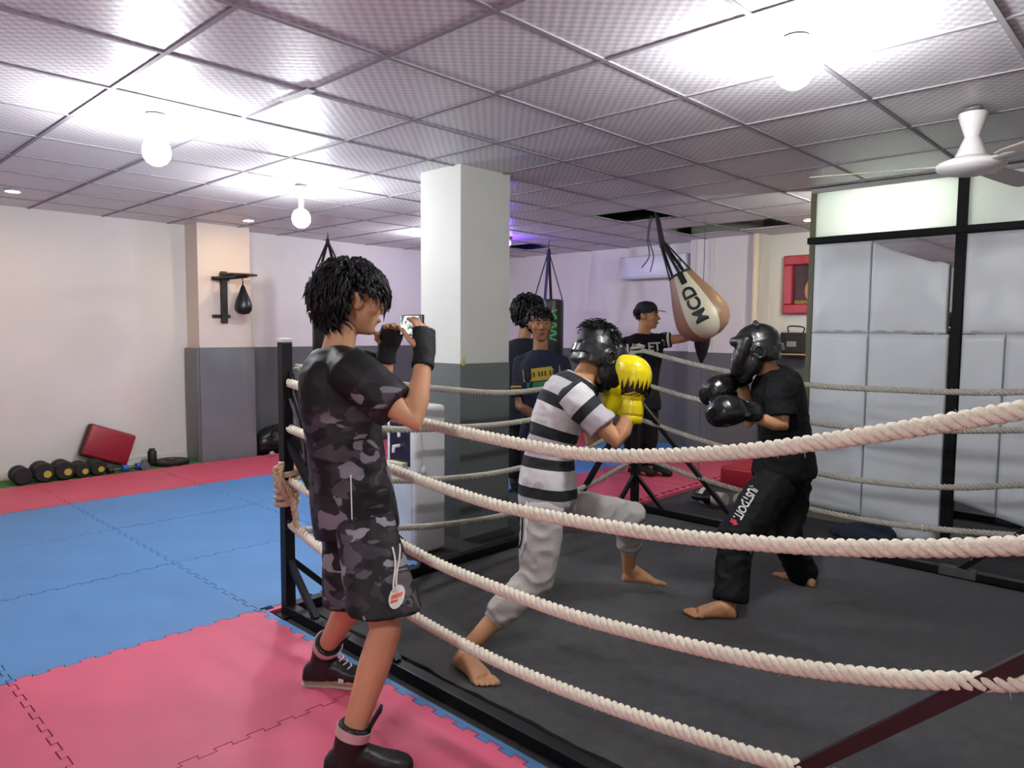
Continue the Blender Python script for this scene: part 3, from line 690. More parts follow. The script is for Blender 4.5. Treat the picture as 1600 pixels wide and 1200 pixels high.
# ================================================================ weights and kit along the left wall
rub = M('dumbbell_rubber', '151517', .55); ylw = M('emblem_yellow', 'b7a23a', .5); hnd = M('handle_steel', '9a9a9c', .3, metal=1.)
spots = [((37, 754), .09, 'first round dumbbell from the left picture edge, without emblem', False), ((71, 749), .102, 'black rubber dumbbell with the palest worn round emblem', True),
         ((103, 745), .10, 'black rubber dumbbell with square yellowish emblem, third in the row', True), ((130, 741), .082, 'black rubber dumbbell with small yellow emblem, fourth in the row', True),
         ((155, 738), .085, 'black rubber dumbbell with yellow shield emblem under the red pad', True)]
for (px, r, lb, em) in spots:
    r *= .92
    yf = 7.90; d = P(px[0], px[1], 1)-CAM; x = d.x/d.y*yf
    t = thing('dumbbell', (x, yf+.13, .018), lb, 'dumbbell', 'black dumbbells along the left wall')
    for y_ in (yf, yf+.13):
        obj('head', MB().lathe([(.02, 0), (r*.85, 0), (r, .015), (r, .075), (r*.85, .09), (.02, .09)], (x, y_, .018+r), V((0, 1, 0)), 24), rub, t, smooth=40)
    obj('handle', MB().tube([(x, yf+.08, .018+r), (x, yf+.14, .018+r)], .016, 12), hnd, t, smooth=40)
    if em: obj('emblem', MB().lathe([(.005, 0), (r*.38, 0), (r*.38, -.003), (.005, -.003)], (x+.02, yf-.001, .018+r*.85), V((0, 1, 0)), 8), ylw, t)
def small_db(px, py, r, L_, mt, lb, ang=.3):
    d = P(px, py, 1)-CAM; yf = 7.96; x = d.x/d.y*yf; a = V((math.cos(ang), math.sin(ang), 0)); c = V((x, yf, .018+r))
    t = thing('small_dumbbell', (x, yf, .018), lb, 'dumbbell', 'small dumbbells along the left wall')
    for s_ in (-1, 1): obj('head', MB().lathe([(.004, -.03), (r, -.028), (r, .028), (.004, .03)], c+a*s_*L_/2, a, 6), mt, t)
    obj('handle', MB().tube([c-a*L_/2, c+a*L_/2], .012, 8), hnd, t, smooth=60)
bl_ = M('dumbbell_blue', '28509c', .5)
small_db(184, 736, .035, .15, rub, 'small black hex dumbbell lying under the red pad', .2)
small_db(206, 729, .038, .14, bl_, 'blue hex dumbbell on the turf by the red pad', .15)
small_db(226, 726, .045, .15, M('dumbbell_grey', '55585c', .5), 'grey hex dumbbell to the right of the blue one', 1.3)
d = P(238, 722, 1)-CAM; x = d.x/d.y*8.12
t = thing('black_canister', (x, 8.12, .018), 'upright black cylinder standing on the turf', 'canister')
obj('body', MB().lathe([(.04, 0), (.045, .01), (.045, .15), (.035, .165), (.005, .168)], (x, 8.12, .018), n=20), rub, t, smooth=40)
obj('cap', MB().lathe([(.03, .168), (.03, .185), (.005, .188)], (x, 8.12, .018), n=16), M('cap_grey', '3a3a3a', .4), t, smooth=40)
d = P(268, 722, 1)-CAM; x = d.x/d.y*8.05
t = thing('weight_plate', (x, 8.05, .018), 'black weight plate lying flat on the turf', 'weight plate')
obj('disc', MB().lathe([(.02, 0), (.17, 0), (.18, .012), (.18, .04), (.165, .052), (.13, .045), (.06, .045), (.05, .056), (.02, .056)], (x, 8.05, .018), n=36), rub, t, smooth=40)
obj('hub', MB().lathe([(.025, .05), (.025, .062), (.012, .062), (.012, .05)], (x, 8.05, .018), n=16), hnd, t, smooth=40)
# red kick shield leaning on the wall
def at_y(px, py, Y):
    d = P(px, py, 1)-CAM; return CAM+d*(Y/d.y)
tl, tr, br, bl2 = (at_y(145, 660, 8.17), at_y(217, 682, 8.17), at_y(196, 727, 8.13), at_y(124, 712, 8.13))
c = (tl+tr+br+bl2)/4; ux = ((tr-tl)+(br-bl2)).normalized(); uy = ((tl-bl2)+(tr-br)); uy = (uy-ux*uy.dot(ux)).normalized(); un = ux.cross(uy)
wd, ht = ((tr-tl).length+(br-bl2).length)/2, ((tl-bl2).length+(tr-br).length)/2
ks = thing('kick_shield', c-uy*ht/2, 'red and black kick shield propped on the dumbbells against the wall', 'kick shield')
obj('black_body', MB().quadbox(c-un*.075, wd, ht, .11, ux, uy, un, .03), M('shield_black', '1d1a1a', .5), ks, smooth=40)
obj('red_face', MB().quadbox(c-un*.012, wd-.012, ht-.012, .05, ux, uy, un, .022), M('shield_red', '8e1626', .38, var=.1, bump=.1, bscale=20), ks, smooth=40)
# duffel bag by the pilaster
mb = MB(); x0, yc = 4.02, 8.02
secs = []
for k in range(13):
    u_ = k/12; x = x0+.62*u_; e = math.sin(math.pi*min(1, max(.0, u_*.9+.05)))**.35
    secs.append((V((x, yc, .03+.165*e*.98)), V((0, .15*e, 0)), V((0, 0, .165*e)), 2.6))
mb.loft(secs, 24)
def wr(me):
    displace(me, lambda q: noise.noise(q*9)*.018+noise.noise(q*22)*.007, lambda q: V((q.x, q.y, max(q.z, .031))))
df = thing('duffel_bag', (x0+.3, yc, .03), 'crumpled shiny black duffel bag behind the left ring post', 'bag')
organic('bag_body', mb, M('duffel_nylon', '1a1a1c', .3, bump=.2, bscale=30), df, .014, 2, .5, wr)
obj('handle', MB().tube(spline([(x0+.12, yc-.15, .22), (x0+.16, yc-.17, .34), (x0+.34, yc-.17, .33), (x0+.38, yc-.15, .2)], 6), .011, 6), strap_m, df, smooth=180)
obj('zip', MB().tube([(x0+.1, yc-.03, .355), (x0+.52, yc-.03, .355)], .006, 6), hnd, df)
mb = MB(); q = onz(425, 713, .03); mb.sph(q+V((0, 0, .03)), .032, 12)
def wr2(me):
    displace(me, lambda q: noise.noise(q*60)*.014)
pp_ = thing('paper_scrap', q, 'small crumpled scrap of paper on the pink mat by the bag', 'paper')
organic('paper', mb, M('paper_grey', '9a8f84', .8), pp_, .006, 1, .5, wr2)
# ================================================================ things lying behind the ring
def heap(name, c, rx, ry, h, mat, label, cat, seed):
    mb = MB(); mb.ell(V(c)+V((0, 0, h*.3)), (rx, 0, 0), (0, ry, 0), (0, 0, h*.7), 24, 12)
    for k in range(4):
        a = seed+k*1.7; mb.ell(V(c)+V((math.cos(a)*rx*.5, math.sin(a)*ry*.5, h*.25)), (rx*.55, 0, 0), (0, ry*.5, 0), (0, 0, h*.45), 16, 8)
    def post(me):
        displace(me, lambda q: noise.noise(V((q.x*7+seed, q.y*7, q.z*5)))*.035+noise.noise(q*18)*.012, lambda q: V((q.x, q.y, max(q.z, c[2]+.002))))
    t = thing(name, c, label, cat); organic('cloth', mb, mat, t, .012, 3, .5, post); return t
q = onz(1345, 843, 0); heap('crumpled_jacket', (q.x+.05, q.y, 0), .17, .22, .10, M('cloth_navy', '20283a', .85), 'dark navy jacket crumpled on the floor by the partition', 'clothing', 1.)
q = onz(1420, 842, 0); heap('crumpled_towel', (q.x+.02, q.y, 0), .11, .17, .09, M('cloth_white', 'b4b6b8', .85), 'grey-white cloth crumpled on the floor by the partition', 'towel', 4.)
rp = thing('red_crash_pad', (6.62, 2.85, 0), 'red vinyl pad with a seam lying behind the black-clothed boxer', 'crash pad')
rvm = M('pad_red', '9c1526', .4)
obj('cushion', MB().box(6.35, 6.98, 2.43, 2.83, .005, .22, .03), rvm, rp, smooth=40)
obj('cushion', MB().box(6.35, 6.98, 2.84, 3.30, .005, .22, .03), rvm, rp, smooth=40)
q = onz(1117, 797, 0)
for s_, lb in ((-1, 'white and black boxing glove lying on its side by the far ring brace'), (1, 'white and black boxing glove lying nearer the red pad')):
    g = thing('spare_glove', (q.x+.13*s_+.25, q.y-.14*s_+.02, 0), lb, 'boxing glove', 'spare gloves')
    c = V(g.location)+V((0, 0, .075)); d = (HR*.5*s_+HF*.6).normalized()
    mb = MB(); mb.ell(c, d*.12, ZUP.cross(d)*.075, ZUP*.07); mb.tube([c-d*.06+ZUP.cross(d)*.05, c+d*.05+ZUP.cross(d)*.085], [.032, .03], 10, rounded=True)
    organic('mitt', mb, leather_b, g, .008, 5)
    obj('cuff', MB().tube([c-d*.09, c-d*.2], [.056, .062], 16), M('glove_white', 'c9c4b6', .45), g, smooth=50)
    obj('strap', MB().loft([(c+d*t_, ZUP.cross(d)*r_, ZUP*(r_*.94)) for t_, r_ in ((-.02, .079), (.02, .08))], 20), M('glove_white', 'c9c4b6'), g, smooth=50)

# black cords hung over the left post
cb = thing('cord_bundle', (AX+.03, AY-.1, .7), 'bundle of black and grey cords hanging on the left ring post', 'cords')
for k_ in range(7):
    q0 = V((AX+random.uniform(-.0, .03), AY-.035, 1.2+random.uniform(-.1, .1))); o_ = random.uniform(.0, .05)
    obj('cord', MB().tube(spline([q0, q0+V((.02, -.05-o_, -.2)), q0+V((.03, -.07-o_, -.42-o_*2)), q0+V((.04, -.11-o_, -.36)), q0+V((.02, -.09, -.15))], 8), random.choice((.005, .006, .004)), 6), M('cord_black', '1c1c1f', .6) if k_ % 3 else M('cord_pale', '6f6d70', .6), cb, smooth=180)

a_, b_ = onz(441, 158, CEIL-.012), onz(487, 141, CEIL-.006)
tag(obj('paper_strip', MB().bar(a_, b_, .045, .003, up=(0, 0, 1)), M('paper_pale', 'd5d8d4', .6), None, (a_+b_)/2), 'pale strip of tape stuck to a ceiling bar', 'tape')
# ================================================================ people
skin_l = M('skin_light', 'c79672', .5, var=.05, vscale=9, spec=.35)
skin_m = M('skin_tan', 'b88862', .5, var=.05, vscale=9, spec=.35)
skin_d = M('skin_brown', '94684a', .5, var=.05, vscale=9, spec=.35)
hair_m = M('hair_black', '0b0a0b', .5, spec=.35)
def nrm(v): return V(v).normalized()
class Frame:
    def __init__(s, c, fwd, up=ZUP):
        s.c = V(c); s.f = nrm(fwd); s.r = s.f.cross(V(up)).normalized(); s.u = s.r.cross(s.f).normalized()
    def __call__(s, x, y, z): return s.c + s.r*x + s.f*y + s.u*z
    def d(s, x, y, z): return s.r*x + s.f*y + s.u*z
def head_geo(mb, F, k=1.):
    def p(x, y, z): return F(x*k, y*k, z*k)
    def ell(x, y, z, a, b, c): mb.ell(p(x, y, z), F.r*a*k, F.f*b*k, F.u*c*k, 20, 12)
    ell(0, -.014, .03, .078, .098, .09)
    secs = []
    for z, hw, yc, hd in ((.06, .07, .004, .085), (.03, .0705, .010, .084), (0, .069, .014, .080), (-.03, .066, .018, .077), (-.06, .057, .026, .066), (-.085, .045, .036, .053), (-.104, .031, .048, .038), (-.114, .018, .056, .024)):
        secs.append((p(0, yc, z), F.r*hw*k, F.f*hd*k, 2.3))
    mb.loft(secs, 24)
    mb.tube([p(0, .092, .018), p(0, .103, -.005), p(0, .116, -.024)], [.009*k, .011*k, .0135*k], 10, rounded=True)
    for s in (-1, 1):
        mb.sph(p(.013*s, .103, -.028), .0095*k, 10)
        mb.tube([p(.014*s, .087, .034), p(.036*s, .080, .037), p(.052*s, .062, .03)], [.0095*k, .0105*k, .009*k], 8, rounded=True)
        ell(.042*s, .058, -.022, .026, .028, .024)
        mb.ell(p(.079*s, -.008, -.002), F.d(.008*s, -.006, 0)*k, F.d(.004*s, .021, 0)*k, F.u*.034*k, 12, 8)
    mb.tube([p(-.021, .088, -.056), p(0, .0975, -.054), p(.021, .088, -.056)], [.005*k, .0085*k, .005*k], 8, rounded=True)
    mb.tube([p(-.018, .086, -.068), p(0, .0955, -.069), p(.018, .086, -.068)], [.005*k, .009*k, .005*k], 8, rounded=True)
    ell(0, .074, -.098, .019, .016, .015)
def face_parts(F, root, k=1., lip='8d5548'):
    ew = M('eye_white', 'b5aca2', .35); ir = M('eye_dark', '20130d', .2)
    for s in (-1, 1):
        e = obj('eye', MB().ell(F(.031*s*k, .0775*k, .012*k), F.r*.0140*k, F.f*.0105*k, F.u*.0068*k, 14, 8), ew, root, smooth=180)
        obj('iris', MB().ell(F(.031*s*k, .0868*k, .012*k), F.r*.0062*k, F.f*.0035*k, F.u*.0066*k, 12, 6), ir, e, smooth=180)
        obj('eyebrow', MB().tube([F(.013*s*k, .0965*k, .030*k), F(.033*s*k, .0915*k, .037*k), F(.052*s*k, .072*k, .030*k)], [.0035*k, .0045*k, .002*k], 8), hair_m, root, smooth=180)
    obj('lips', MB().tube([F(-.021*k, .091*k, -.061*k), F(-.008*k, .1025*k, -.060*k), F(.008*k, .1025*k, -.060*k), F(.021*k, .091*k, -.061*k)], [.003*k, .0065*k, .0065*k, .003*k], 8), M('lips_'+lip, lip, .45), root, smooth=180)
def hand_geo(mb, wr, d, pn, thumb, k=1., curl=.5, spread=.02, grip=None):
    """wr wrist, d hand direction, pn palm normal (towards palm side), thumb = direction of the thumb side"""
    d = nrm(d); th = V(thumb); th = nrm(th-d*th.dot(d)); pn = V(pn); pn = nrm(pn-d*pn.dot(d)-th*pn.dot(th))
    mb.loft([(wr+d*t*k, th*a*k, pn*b*k, 2.6) for t, a, b in ((-.01, .027, .021), (.02, .031, .020), (.05, .038, .017), (.078, .041, .015), (.092, .039, .013))], 16)
    L = [.078, .086, .080, .062]
    for i in range(4):
        o_ = (1.5-i)*.0205; base = wr+d*(.084-.004*abs(i-1))*k+th*o_*k
        dd = nrm(d+th*(1.5-i)*spread*4); pts = [base]; a = 0
        for j, fr in enumerate((.46, .30, .24)):
            a += curl*(.9, 1.0, .7)[j]; dv = dd*math.cos(a)+pn*math.sin(a); pts.append(pts[-1]+dv*L[i]*fr*k)
        r = [.0098, .0090, .0083, .0072]; mb.tube(pts, [q*k*(1 if i < 3 else .88) for q in r], 10, rounded=True)
    b = wr+d*.022*k+th*.026*k
    t1 = nrm(d*.6+th*.75+pn*.35); t2 = nrm(d*.85+th*.3+pn*(.25+curl*.6)); t3 = nrm(d*.9+th*.0+pn*(.3+curl*.7))
    mb.tube([b, b+t1*.036*k, b+t1*.036*k+t2*.032*k, b+t1*.036*k+t2*.032*k+t3*.024*k], [.0135*k, .0115*k, .0100*k, .0085*k], 10, rounded=True)
def foot_geo(mb, ank, heel, toe, k=1., bare=True):
    """heel and toe lie on the sole"""
    d = nrm(toe-heel); up = nrm(ZUP-d*d.z); s = d.cross(up).normalized(); L = (toe-heel).length
    inn = 1 if True else -1
    se = []
    for t, w, h in ((0.0, .016, .018), (.05, .028, .030), (.14, .033, .040), (.28, .034, .046), (.45, .038, .040), (.62, .046, .030), (.74, .050, .022), (.79, .048, .017)):
        se.append((heel+d*L*t+up*h*k, s*w*k, up*h*k, 2.6))
    mb.loft(se, 18)
    mb.tube([ank, heel+d*L*.22+up*.05*k], [.036*k, .041*k], 12, rounded=True)
    mb.tube([ank, heel+d*L*.45+up*.045*k, heel+d*L*.65+up*.03*k], [.034*k, .03*k, .024*k], 12, rounded=True)
    return d, up, s, L
def toes_geo(mb, heel, toe, big, k=1.):
    d = nrm(toe-heel); up = nrm(ZUP-d*d.z); s = d.cross(up).normalized()*big; L = (toe-heel).length
    for i, (x, ln, r) in enumerate(((.034, .066, .0150), (.010, .068, .0088), (-.010, .060, .0083), (-.0285, .051, .0078), (-.0455, .040, .0074))):
        b = heel+d*L*(.755-.012*i)+s*x*k+up*.012*k
        mb.tube([b, b+d*ln*.55*k+up*.005*k, b+d*ln*k-up*.002*k], [r*k*1.05, r*k, r*k*.92], 10, rounded=True)
TS = ((-.16, .125, .10), (-.06, .160, .118), (.06, .160, .118), (.25, .142, .104), (.45, .148, .106), (.65, .168, .114), (.80, .170, .108), (.90, .135, .092), (.97, .085, .072), (1.03, .058, .056))
def torso_secs(J, w=1., dp=1., inf=0., t0=-.16, t1=1.03, n=14, hemflare=0., shoulder=1.):
    pe, nk = J['pelvis'], J['neck']; mid = J.get('chest', (pe+nk)/2)
    hs = nrm(J['hipR']-J['hipL']); ss = nrm(J['shR']-J['shL']); out = []
    for i in range(n+1):
        t = t0+(t1-t0)*i/n
        tq = min(max(t, -.06 if t0 < -.16 else TS[0][0]), TS[-1][0])
        for a, b in zip(TS, TS[1:]):
            if a[0] <= tq <= b[0]+1e-6:
                u = (tq-a[0])/(b[0]-a[0]); hw = a[1]+(b[1]-a[1])*u; hd = a[2]+(b[2]-a[2])*u; break
        tt = max(t, 0)
        c = pe*(1-tt)**2+(mid*2-(pe+nk)/2)*2*tt*(1-tt)+nk*tt**2 if t >= 0 else pe+(pe-(mid*2-(pe+nk)/2))*(-t)*1.4
        tan = nrm((mid*2-(pe+nk)/2-pe)*(1-tt)+(nk-(mid*2-(pe+nk)/2))*tt)
        s = nrm(hs*(1-tt)+ss*tt); s = nrm(s-tan*s.dot(tan)); f = tan.cross(s)*-1
        e = inf*(1 if t < .85 else max(.25, 1-(t-.85)*4)); fl = hemflare*max(0, .3-t)
        wk = w*(shoulder if t > .6 else 1)
        out.append((c, s*(hw*wk+e+fl), f*(hd*dp+e+fl), 2.5))
    return out
def limb(mb, a, b, c, r, n=14):
    """two-bone limb with muscle bulges; r = radii at root, mid upper, joint, mid lower, end"""
    mb.tube([a, a.lerp(b, .35), a.lerp(b, .75), b, b.lerp(c, .3), b.lerp(c, .65), c], [r[0], r[1], (r[1]+r[2])/2, r[2], r[3], (r[3]+r[4])/2, r[4]], n, rounded=True)
def person(J, label, skin, k=1., hands=(), feet=True, voxel=.007, hk=1., face=True, w=1., dp=1., origin=None, lip='8d5548', bk=.88):
    base = V(origin) if origin is not None else V((J['pelvis'].x, J['pelvis'].y, 0))
    root = thing('person', base, label, 'person')
    mb = MB()
    mb.loft(torso_secs(J, w*bk, dp*bk, -.006), 24)
    F = J['head']
    mb.tube([J['shR'], J['shR'].lerp(J['neck'], .55)-F.u*.02, J['neck']-ZUP*.03, J['shL'].lerp(J['neck'], .55)-F.u*.02, J['shL']], [.042*k, .045*k, .05*k, .045*k, .042*k], 12)
    mb.tube([J['neck']-F.u*.05, J['neck'].lerp(F(0, -.02, -.06), .5), F(0, -.018, -.03)], [.066*k, .057*k, .056*k], 16)
    head_geo(mb, F, hk)
    for s in 'LR':
        limb(mb, J['sh'+s], J['el'+s], J['wr'+s], [.050*k, .047*k, .040*k, .042*k, .029*k])
        limb(mb, J['hip'+s], J['kn'+s], J['an'+s], [.070*k, .074*k, .056*k, .056*k, .036*k])
        if 'heel'+s in J and feet:
            foot_geo(mb, J['an'+s], J['heel'+s], J['toe'+s], k)
            if J.get('bare'): toes_geo(mb, J['heel'+s], J['toe'+s], -1 if s == 'R' else 1, k)
    for h in hands: hand_geo(mb, *h)
    body = organic('body', mb, skin, root, voxel, 5, .45)
    if face: face_parts(F, root, hk, lip)
    return root, body
def folds(amp=.006, sc=7., seed=0., axis=None):
    def f(me):
        def g(q):
            n1 = noise.noise(V((q.x*sc+seed, q.y*sc, q.z*sc*.55))); n2 = noise.noise(V((q.x*sc*2.2, q.y*sc*2.2+seed, q.z*sc*2.8)))
            return amp*(n1*1.0+(.5-abs(n2)*1.6)*.6)
        displace(me, g)
    return f
def shirt(J, mat, root, inf=.02, t0=-.14, sl=.62, sr=.070, w=1., dp=1., voxel=.010, amp=.006, seed=0., post=None, name='shirt', flare=.05, shoulder=1.0, t1=.985, sleeve_end=None, split=False):
    mb = MB(); mb.loft(torso_secs(J, w, dp, inf, t0, t1, 16, flare, shoulder), 28)
    nk = J['neck']
    mb.tube([J['shR'], J['shR'].lerp(nk, .5)-ZUP*.022, nk-ZUP*.05, J['shL'].lerp(nk, .5)-ZUP*.022, J['shL']], [sr*.8, sr*.84, sr*.9, sr*.84, sr*.8], 16)
    def sleeve(mb, s):
        a, b = J['sh'+s], J['el'+s]; c = nrm(b-a); e = a+(b-a)*sl
        mb.tube([a-c*.045, a-c*.02, a+c*.04, a.lerp(e, .6), e], [sr*.6, sr*.95, sr*1.08, sr*1.0, sleeve_end or sr*1.02], 20)
    if not split:
        for s in 'LR': sleeve(mb, s)
    fo = folds(amp, 7., seed)
    def pp(me):
        fo(me)
        if post: post(me)
    o = organic(name, mb, mat, root, voxel, 4, .5, pp)
    if split:
        for s in 'LR':
            m_ = MB(); sleeve(m_, s)
            def p2(me, s=s): fo(me); split(me, s)
            organic('sleeve', m_, mat, o, voxel, 4, .5, p2)
    return o
def trousers(J, mat, root, r, *a, **k):
    return trousers_(J, mat, root, r, *a, **k)
def trousers_(J, mat, root, r, hem=(1., 1.), voxel=.011, amp=.007, seed=3., w=1., dp=1., inf=.018, post=None, name='trousers', t1=.12, hang=None):
    mb = MB(); mb.loft(torso_secs(J, w, dp, inf, -.16, t1, 6), 28)
    for s, h in zip('LR', hem):
        a, b, c = J['hip'+s], J['kn'+s], J['an'+s]
        if hang:
            zh, fd, sdv = hang; sc_ = []
            for i_ in range(7):
                u_ = i_/6; q_ = a.lerp(b, u_*h); q_ = V((q_.x, q_.y, a.z+.03+(zh[s]-a.z-.03)*u_)); rr_ = r[0]+(r[2]-r[0])*u_
                sc_.append((q_, fd*rr_*1.0, sdv*rr_*.86, 2.4))
            mb.loft(sc_, 24); continue
        if h <= 1: q = [a, a.lerp(b, .4), a.lerp(b, .8), a.lerp(b, h)] if h < .9 else [a, a.lerp(b, .5), b.lerp(a, .12), b]
        else: q = [a, a.lerp(b, .4), a.lerp(b, .8), b, b.lerp(c, .25), b.lerp(c, .6), b.lerp(c, h-1)]
        rr = r[:len(q)] if h > 1 else [r[0], r[1], r[2], r[2]]
        up = nrm(a-b)
        mb.tube([a+up*.02]+q, [r[0]*.9]+list(rr), 20)
    fo = folds(amp, 6., seed)
    def pp(me):
        fo(me)
        if post: post(me)
    return organic(name, mb, mat, root, voxel, 4, .5, pp)
def hair(root, F, k, n, length, lift, seed, low=-.03, fringe=.02, wd=.011, cap=1.05, down=1., mess=.5, front=1., sides=1., name='hair'):
    rnd = random.Random(seed); mb = MB()
    c0 = (0, -.014, .032); A = (.083*cap*k, .103*cap*k, .095*cap*k)
    def ok(d):
        z = d.z*A[2]+c0[2]*k; y = d.y*A[1]
        if y > .035*k: return z > fringe*k+.045*k
        if y > -.02*k: return z > .035*k
        return z > low*k
    capm = MB(); nn, mm = 28, 16; idx = {}
    for i in range(mm+1):
        t = math.pi*(i/mm)
        for j in range(nn):
            a = 2*math.pi*j/nn; d = V((math.sin(t)*math.cos(a), math.sin(t)*math.sin(a), math.cos(t)))
            lim = math.pi*.5+(.5 if d.y < -.1 else (-.12 if d.y > .3 else .05)); t2 = t/math.pi*lim
            d = V((math.sin(t2)*math.cos(a), math.sin(t2)*math.sin(a), math.cos(t2))); r = 1+.03*noise.noise(V((d.x*5+seed, d.y*5, d.z*5)))
            capm.v.append(F(d.x*A[0]*r, c0[1]*k+d.y*A[1]*r, c0[2]*k+d.z*A[2]*r))
    for i in range(mm):
        for j in range(nn): capm.f.append([i*nn+j, i*nn+(j+1) % nn, (i+1)*nn+(j+1) % nn, (i+1)*nn+j])
    mb.v += capm.v; mb.f += capm.f
    made = 0
    while made < n:
        d = V((rnd.gauss(0, 1), rnd.gauss(0, 1), rnd.gauss(0, 1))).normalized()
        if not ok(d): continue
        made += 1
        p = V((d.x*A[0], c0[1]*k+d.y*A[1], c0[2]*k+d.z*A[2]))
        flow = V((d.x*.7+rnd.uniform(-mess, mess), (d.y*.6+(.55 if d.y > -.1 else -.25))+rnd.uniform(-mess, mess)*.6, -.25-.75*(1-max(0, d.z))+rnd.uniform(-.2, .2)))
        flow = (flow-d*flow.dot(d)); flow = flow.normalized() if flow.length > .01 else V((0, 1, 0))
        L = length*k*rnd.uniform(.6, 1.2)*(front if (d.y > .25 and abs(d.x) < .6) else (sides if d.y > -.25 else 1.)); pts = [p-d*.006]
        for s in range(1, 6):
            u = s/5; q = p+flow*L*u+d*(lift*k*math.sin(u*2.2)*rnd.uniform(.7, 1.2))
            q.z -= down*L*.42*u*u
            e = V((q.x/A[0], (q.y-c0[1]*k)/A[1], (q.z-c0[2]*k)/A[2]))
            if e.length < 1.03: e = e.normalized()*1.03; q = V((e.x*A[0], e.y*A[1]+c0[1]*k, e.z*A[2]+c0[2]*k))
            pts.append(q)
        w_ = wd*k*rnd.uniform(.6, 1.2)
        mb.tube([F(*q) for q in pts], [w_*.8, w_, w_*.95, w_*.75, w_*.45, w_*.06], 4)
    return obj(name, mb, hair_m, root, smooth=180)
def glove(root, c, d, palm, thumb_s, mat, cuffmat, k=1., trim=None, name='boxing_glove', prints=None):
    """c = middle of the mitt, d = wrist to knuckles, palm = side the fingers curl to"""
    d = nrm(d); palm = nrm(V(palm)-d*V(palm).dot(d)); s = d.cross(palm).normalized()*thumb_s
    mb = MB(); se = []
    for t, a, b, o_ in ((-.095, .047, .044, 0), (-.06, .060, .056, .0), (-.01, .073, .070, .002), (.035, .077, .078, .010), (.072, .070, .075, .022), (.098, .053, .060, .034), (.112, .026, .034, .042)):
        se.append((c+d*t*k+palm*o_*k, s*a*k, palm*b*k, 2.3))
    mb.loft(se, 24)
    mb.loft([(c+d*t*k+palm*o_*k, s*a*k, palm*b*k, 2.2) for t, a, b, o_ in ((.02, .05, .02, .066), (.05, .058, .028, .07), (.085, .054, .03, .066), (.105, .035, .02, .058))], 20)
    b0 = c-d*.055*k+s*.062*k+palm*.025*k
    mb.tube([b0, b0+d*.05*k+s*.022*k+palm*.012*k, b0+d*.095*k+s*.012*k+palm*.03*k], [.027*k, .029*k, .024*k], 14, rounded=True)
    g = organic(name, mb, mat, root, .006, 5, .5)
    cu = MB().loft([(c+d*t*k, s*a*k, palm*a*.95*k) for t, a in ((-.195, .046), (-.19, .052), (-.165, .054), (-.16, .050), (-.155, .054), (-.105, .050), (-.085, .047))], 24)
    obj('cuff', cu, cuffmat, g, smooth=60)
    if trim:
        obj('strap', MB().loft([(c+d*t*k, s*a*k, palm*a*.95*k) for t, a in ((-.15, .0555), (-.115, .0535))], 24, True), trim, g, smooth=50)
    return g
def headgear(root, F, mat, k=1., face_open=True, name='headguard', gloss=None):
    """padded head guard: shell with face opening, cheek pads, brow pad, ear rings, rear strap"""
    def p(x, y, z): return F(x*k, y*k, z*k)
    mb = MB()
    # brow, crown, side and back padding made of thick rolls
    def roll(pts, r): mb.tube(spline([p(*q) for q in pts], 5), [r*k]*((len(pts)-1)*5+1), 12, rounded=True)
    mb.ell(p(0, -.022, .048), F.r*.102*k, F.f*.115*k, F.u*.098*k, 24, 14)
    mb.loft([(p(0, y, z), F.r*a*k, F.f*b*k, 2.4) for z, a, b, y in ((.06, .104, .113, -.012), (.02, .105, .100, -.026), (-.03, .100, .078, -.045), (-.055, .09, .055, -.065))], 24)
    roll([(-.092, .035, .07), (-.052, .078, .07), (0, .088, .07), (.052, .078, .07), (.092, .035, .07)], .027)
    for s in (-1, 1):
        roll([(.088*s, .045, .06), (.086*s, .064, .015), (.074*s, .088, -.03), (.050*s, .100, -.078)], .034)
        roll([(.094*s, .0, -.02), (.085*s, .03, -.075), (.05*s, .062, -.115)], .026)
        mb.ell(p(.103*s, -.012, .0), F.r*.012*k, F.f*.042*k, F.u*.045*k, 16, 8)
        mb.ell(p(.070*s, .035, -.035), F.r*.032*k, F.f*.066*k, F.u*.080*k, 18, 10)
    roll([(-.05, .075, -.118), (0, .088, -.125), (.05, .075, -.118)], .022)
    def post(me):
        displace(me, lambda q: .0015*noise.noise(q*40))
    g = organic(name, mb, mat, root, .006, 4, .5, post)
    for s in (-1, 1):
        obj('ear_ring', MB().tube([p(.116*s, -.012+.026*math.cos(a), .002+.03*math.sin(a)) for a in [2*math.pi*q/16 for q in range(17)]], .007*k, 8), gloss or mat, g, smooth=180)
        obj('ear_hole', MB().ell(p(.113*s, -.012, .002), F.r*.004*k, F.f*.02*k, F.u*.023*k, 12, 6), M('hole_dark', '060606', .9), g, smooth=180)
    obj('crown_panel', MB().tube(spline([p(-.07, -.03, .134), p(0, -.03, .149), p(.07, -.03, .134)], 6), .014*k, 10, rounded=True), gloss or mat, g, smooth=180)
    obj('rear_strap', MB().loft([(p(0, -.05, z), F.r*.098*k, F.f*.096*k) for z in (-.015, .02)], 28), gloss or mat, g, smooth=50)
    return g
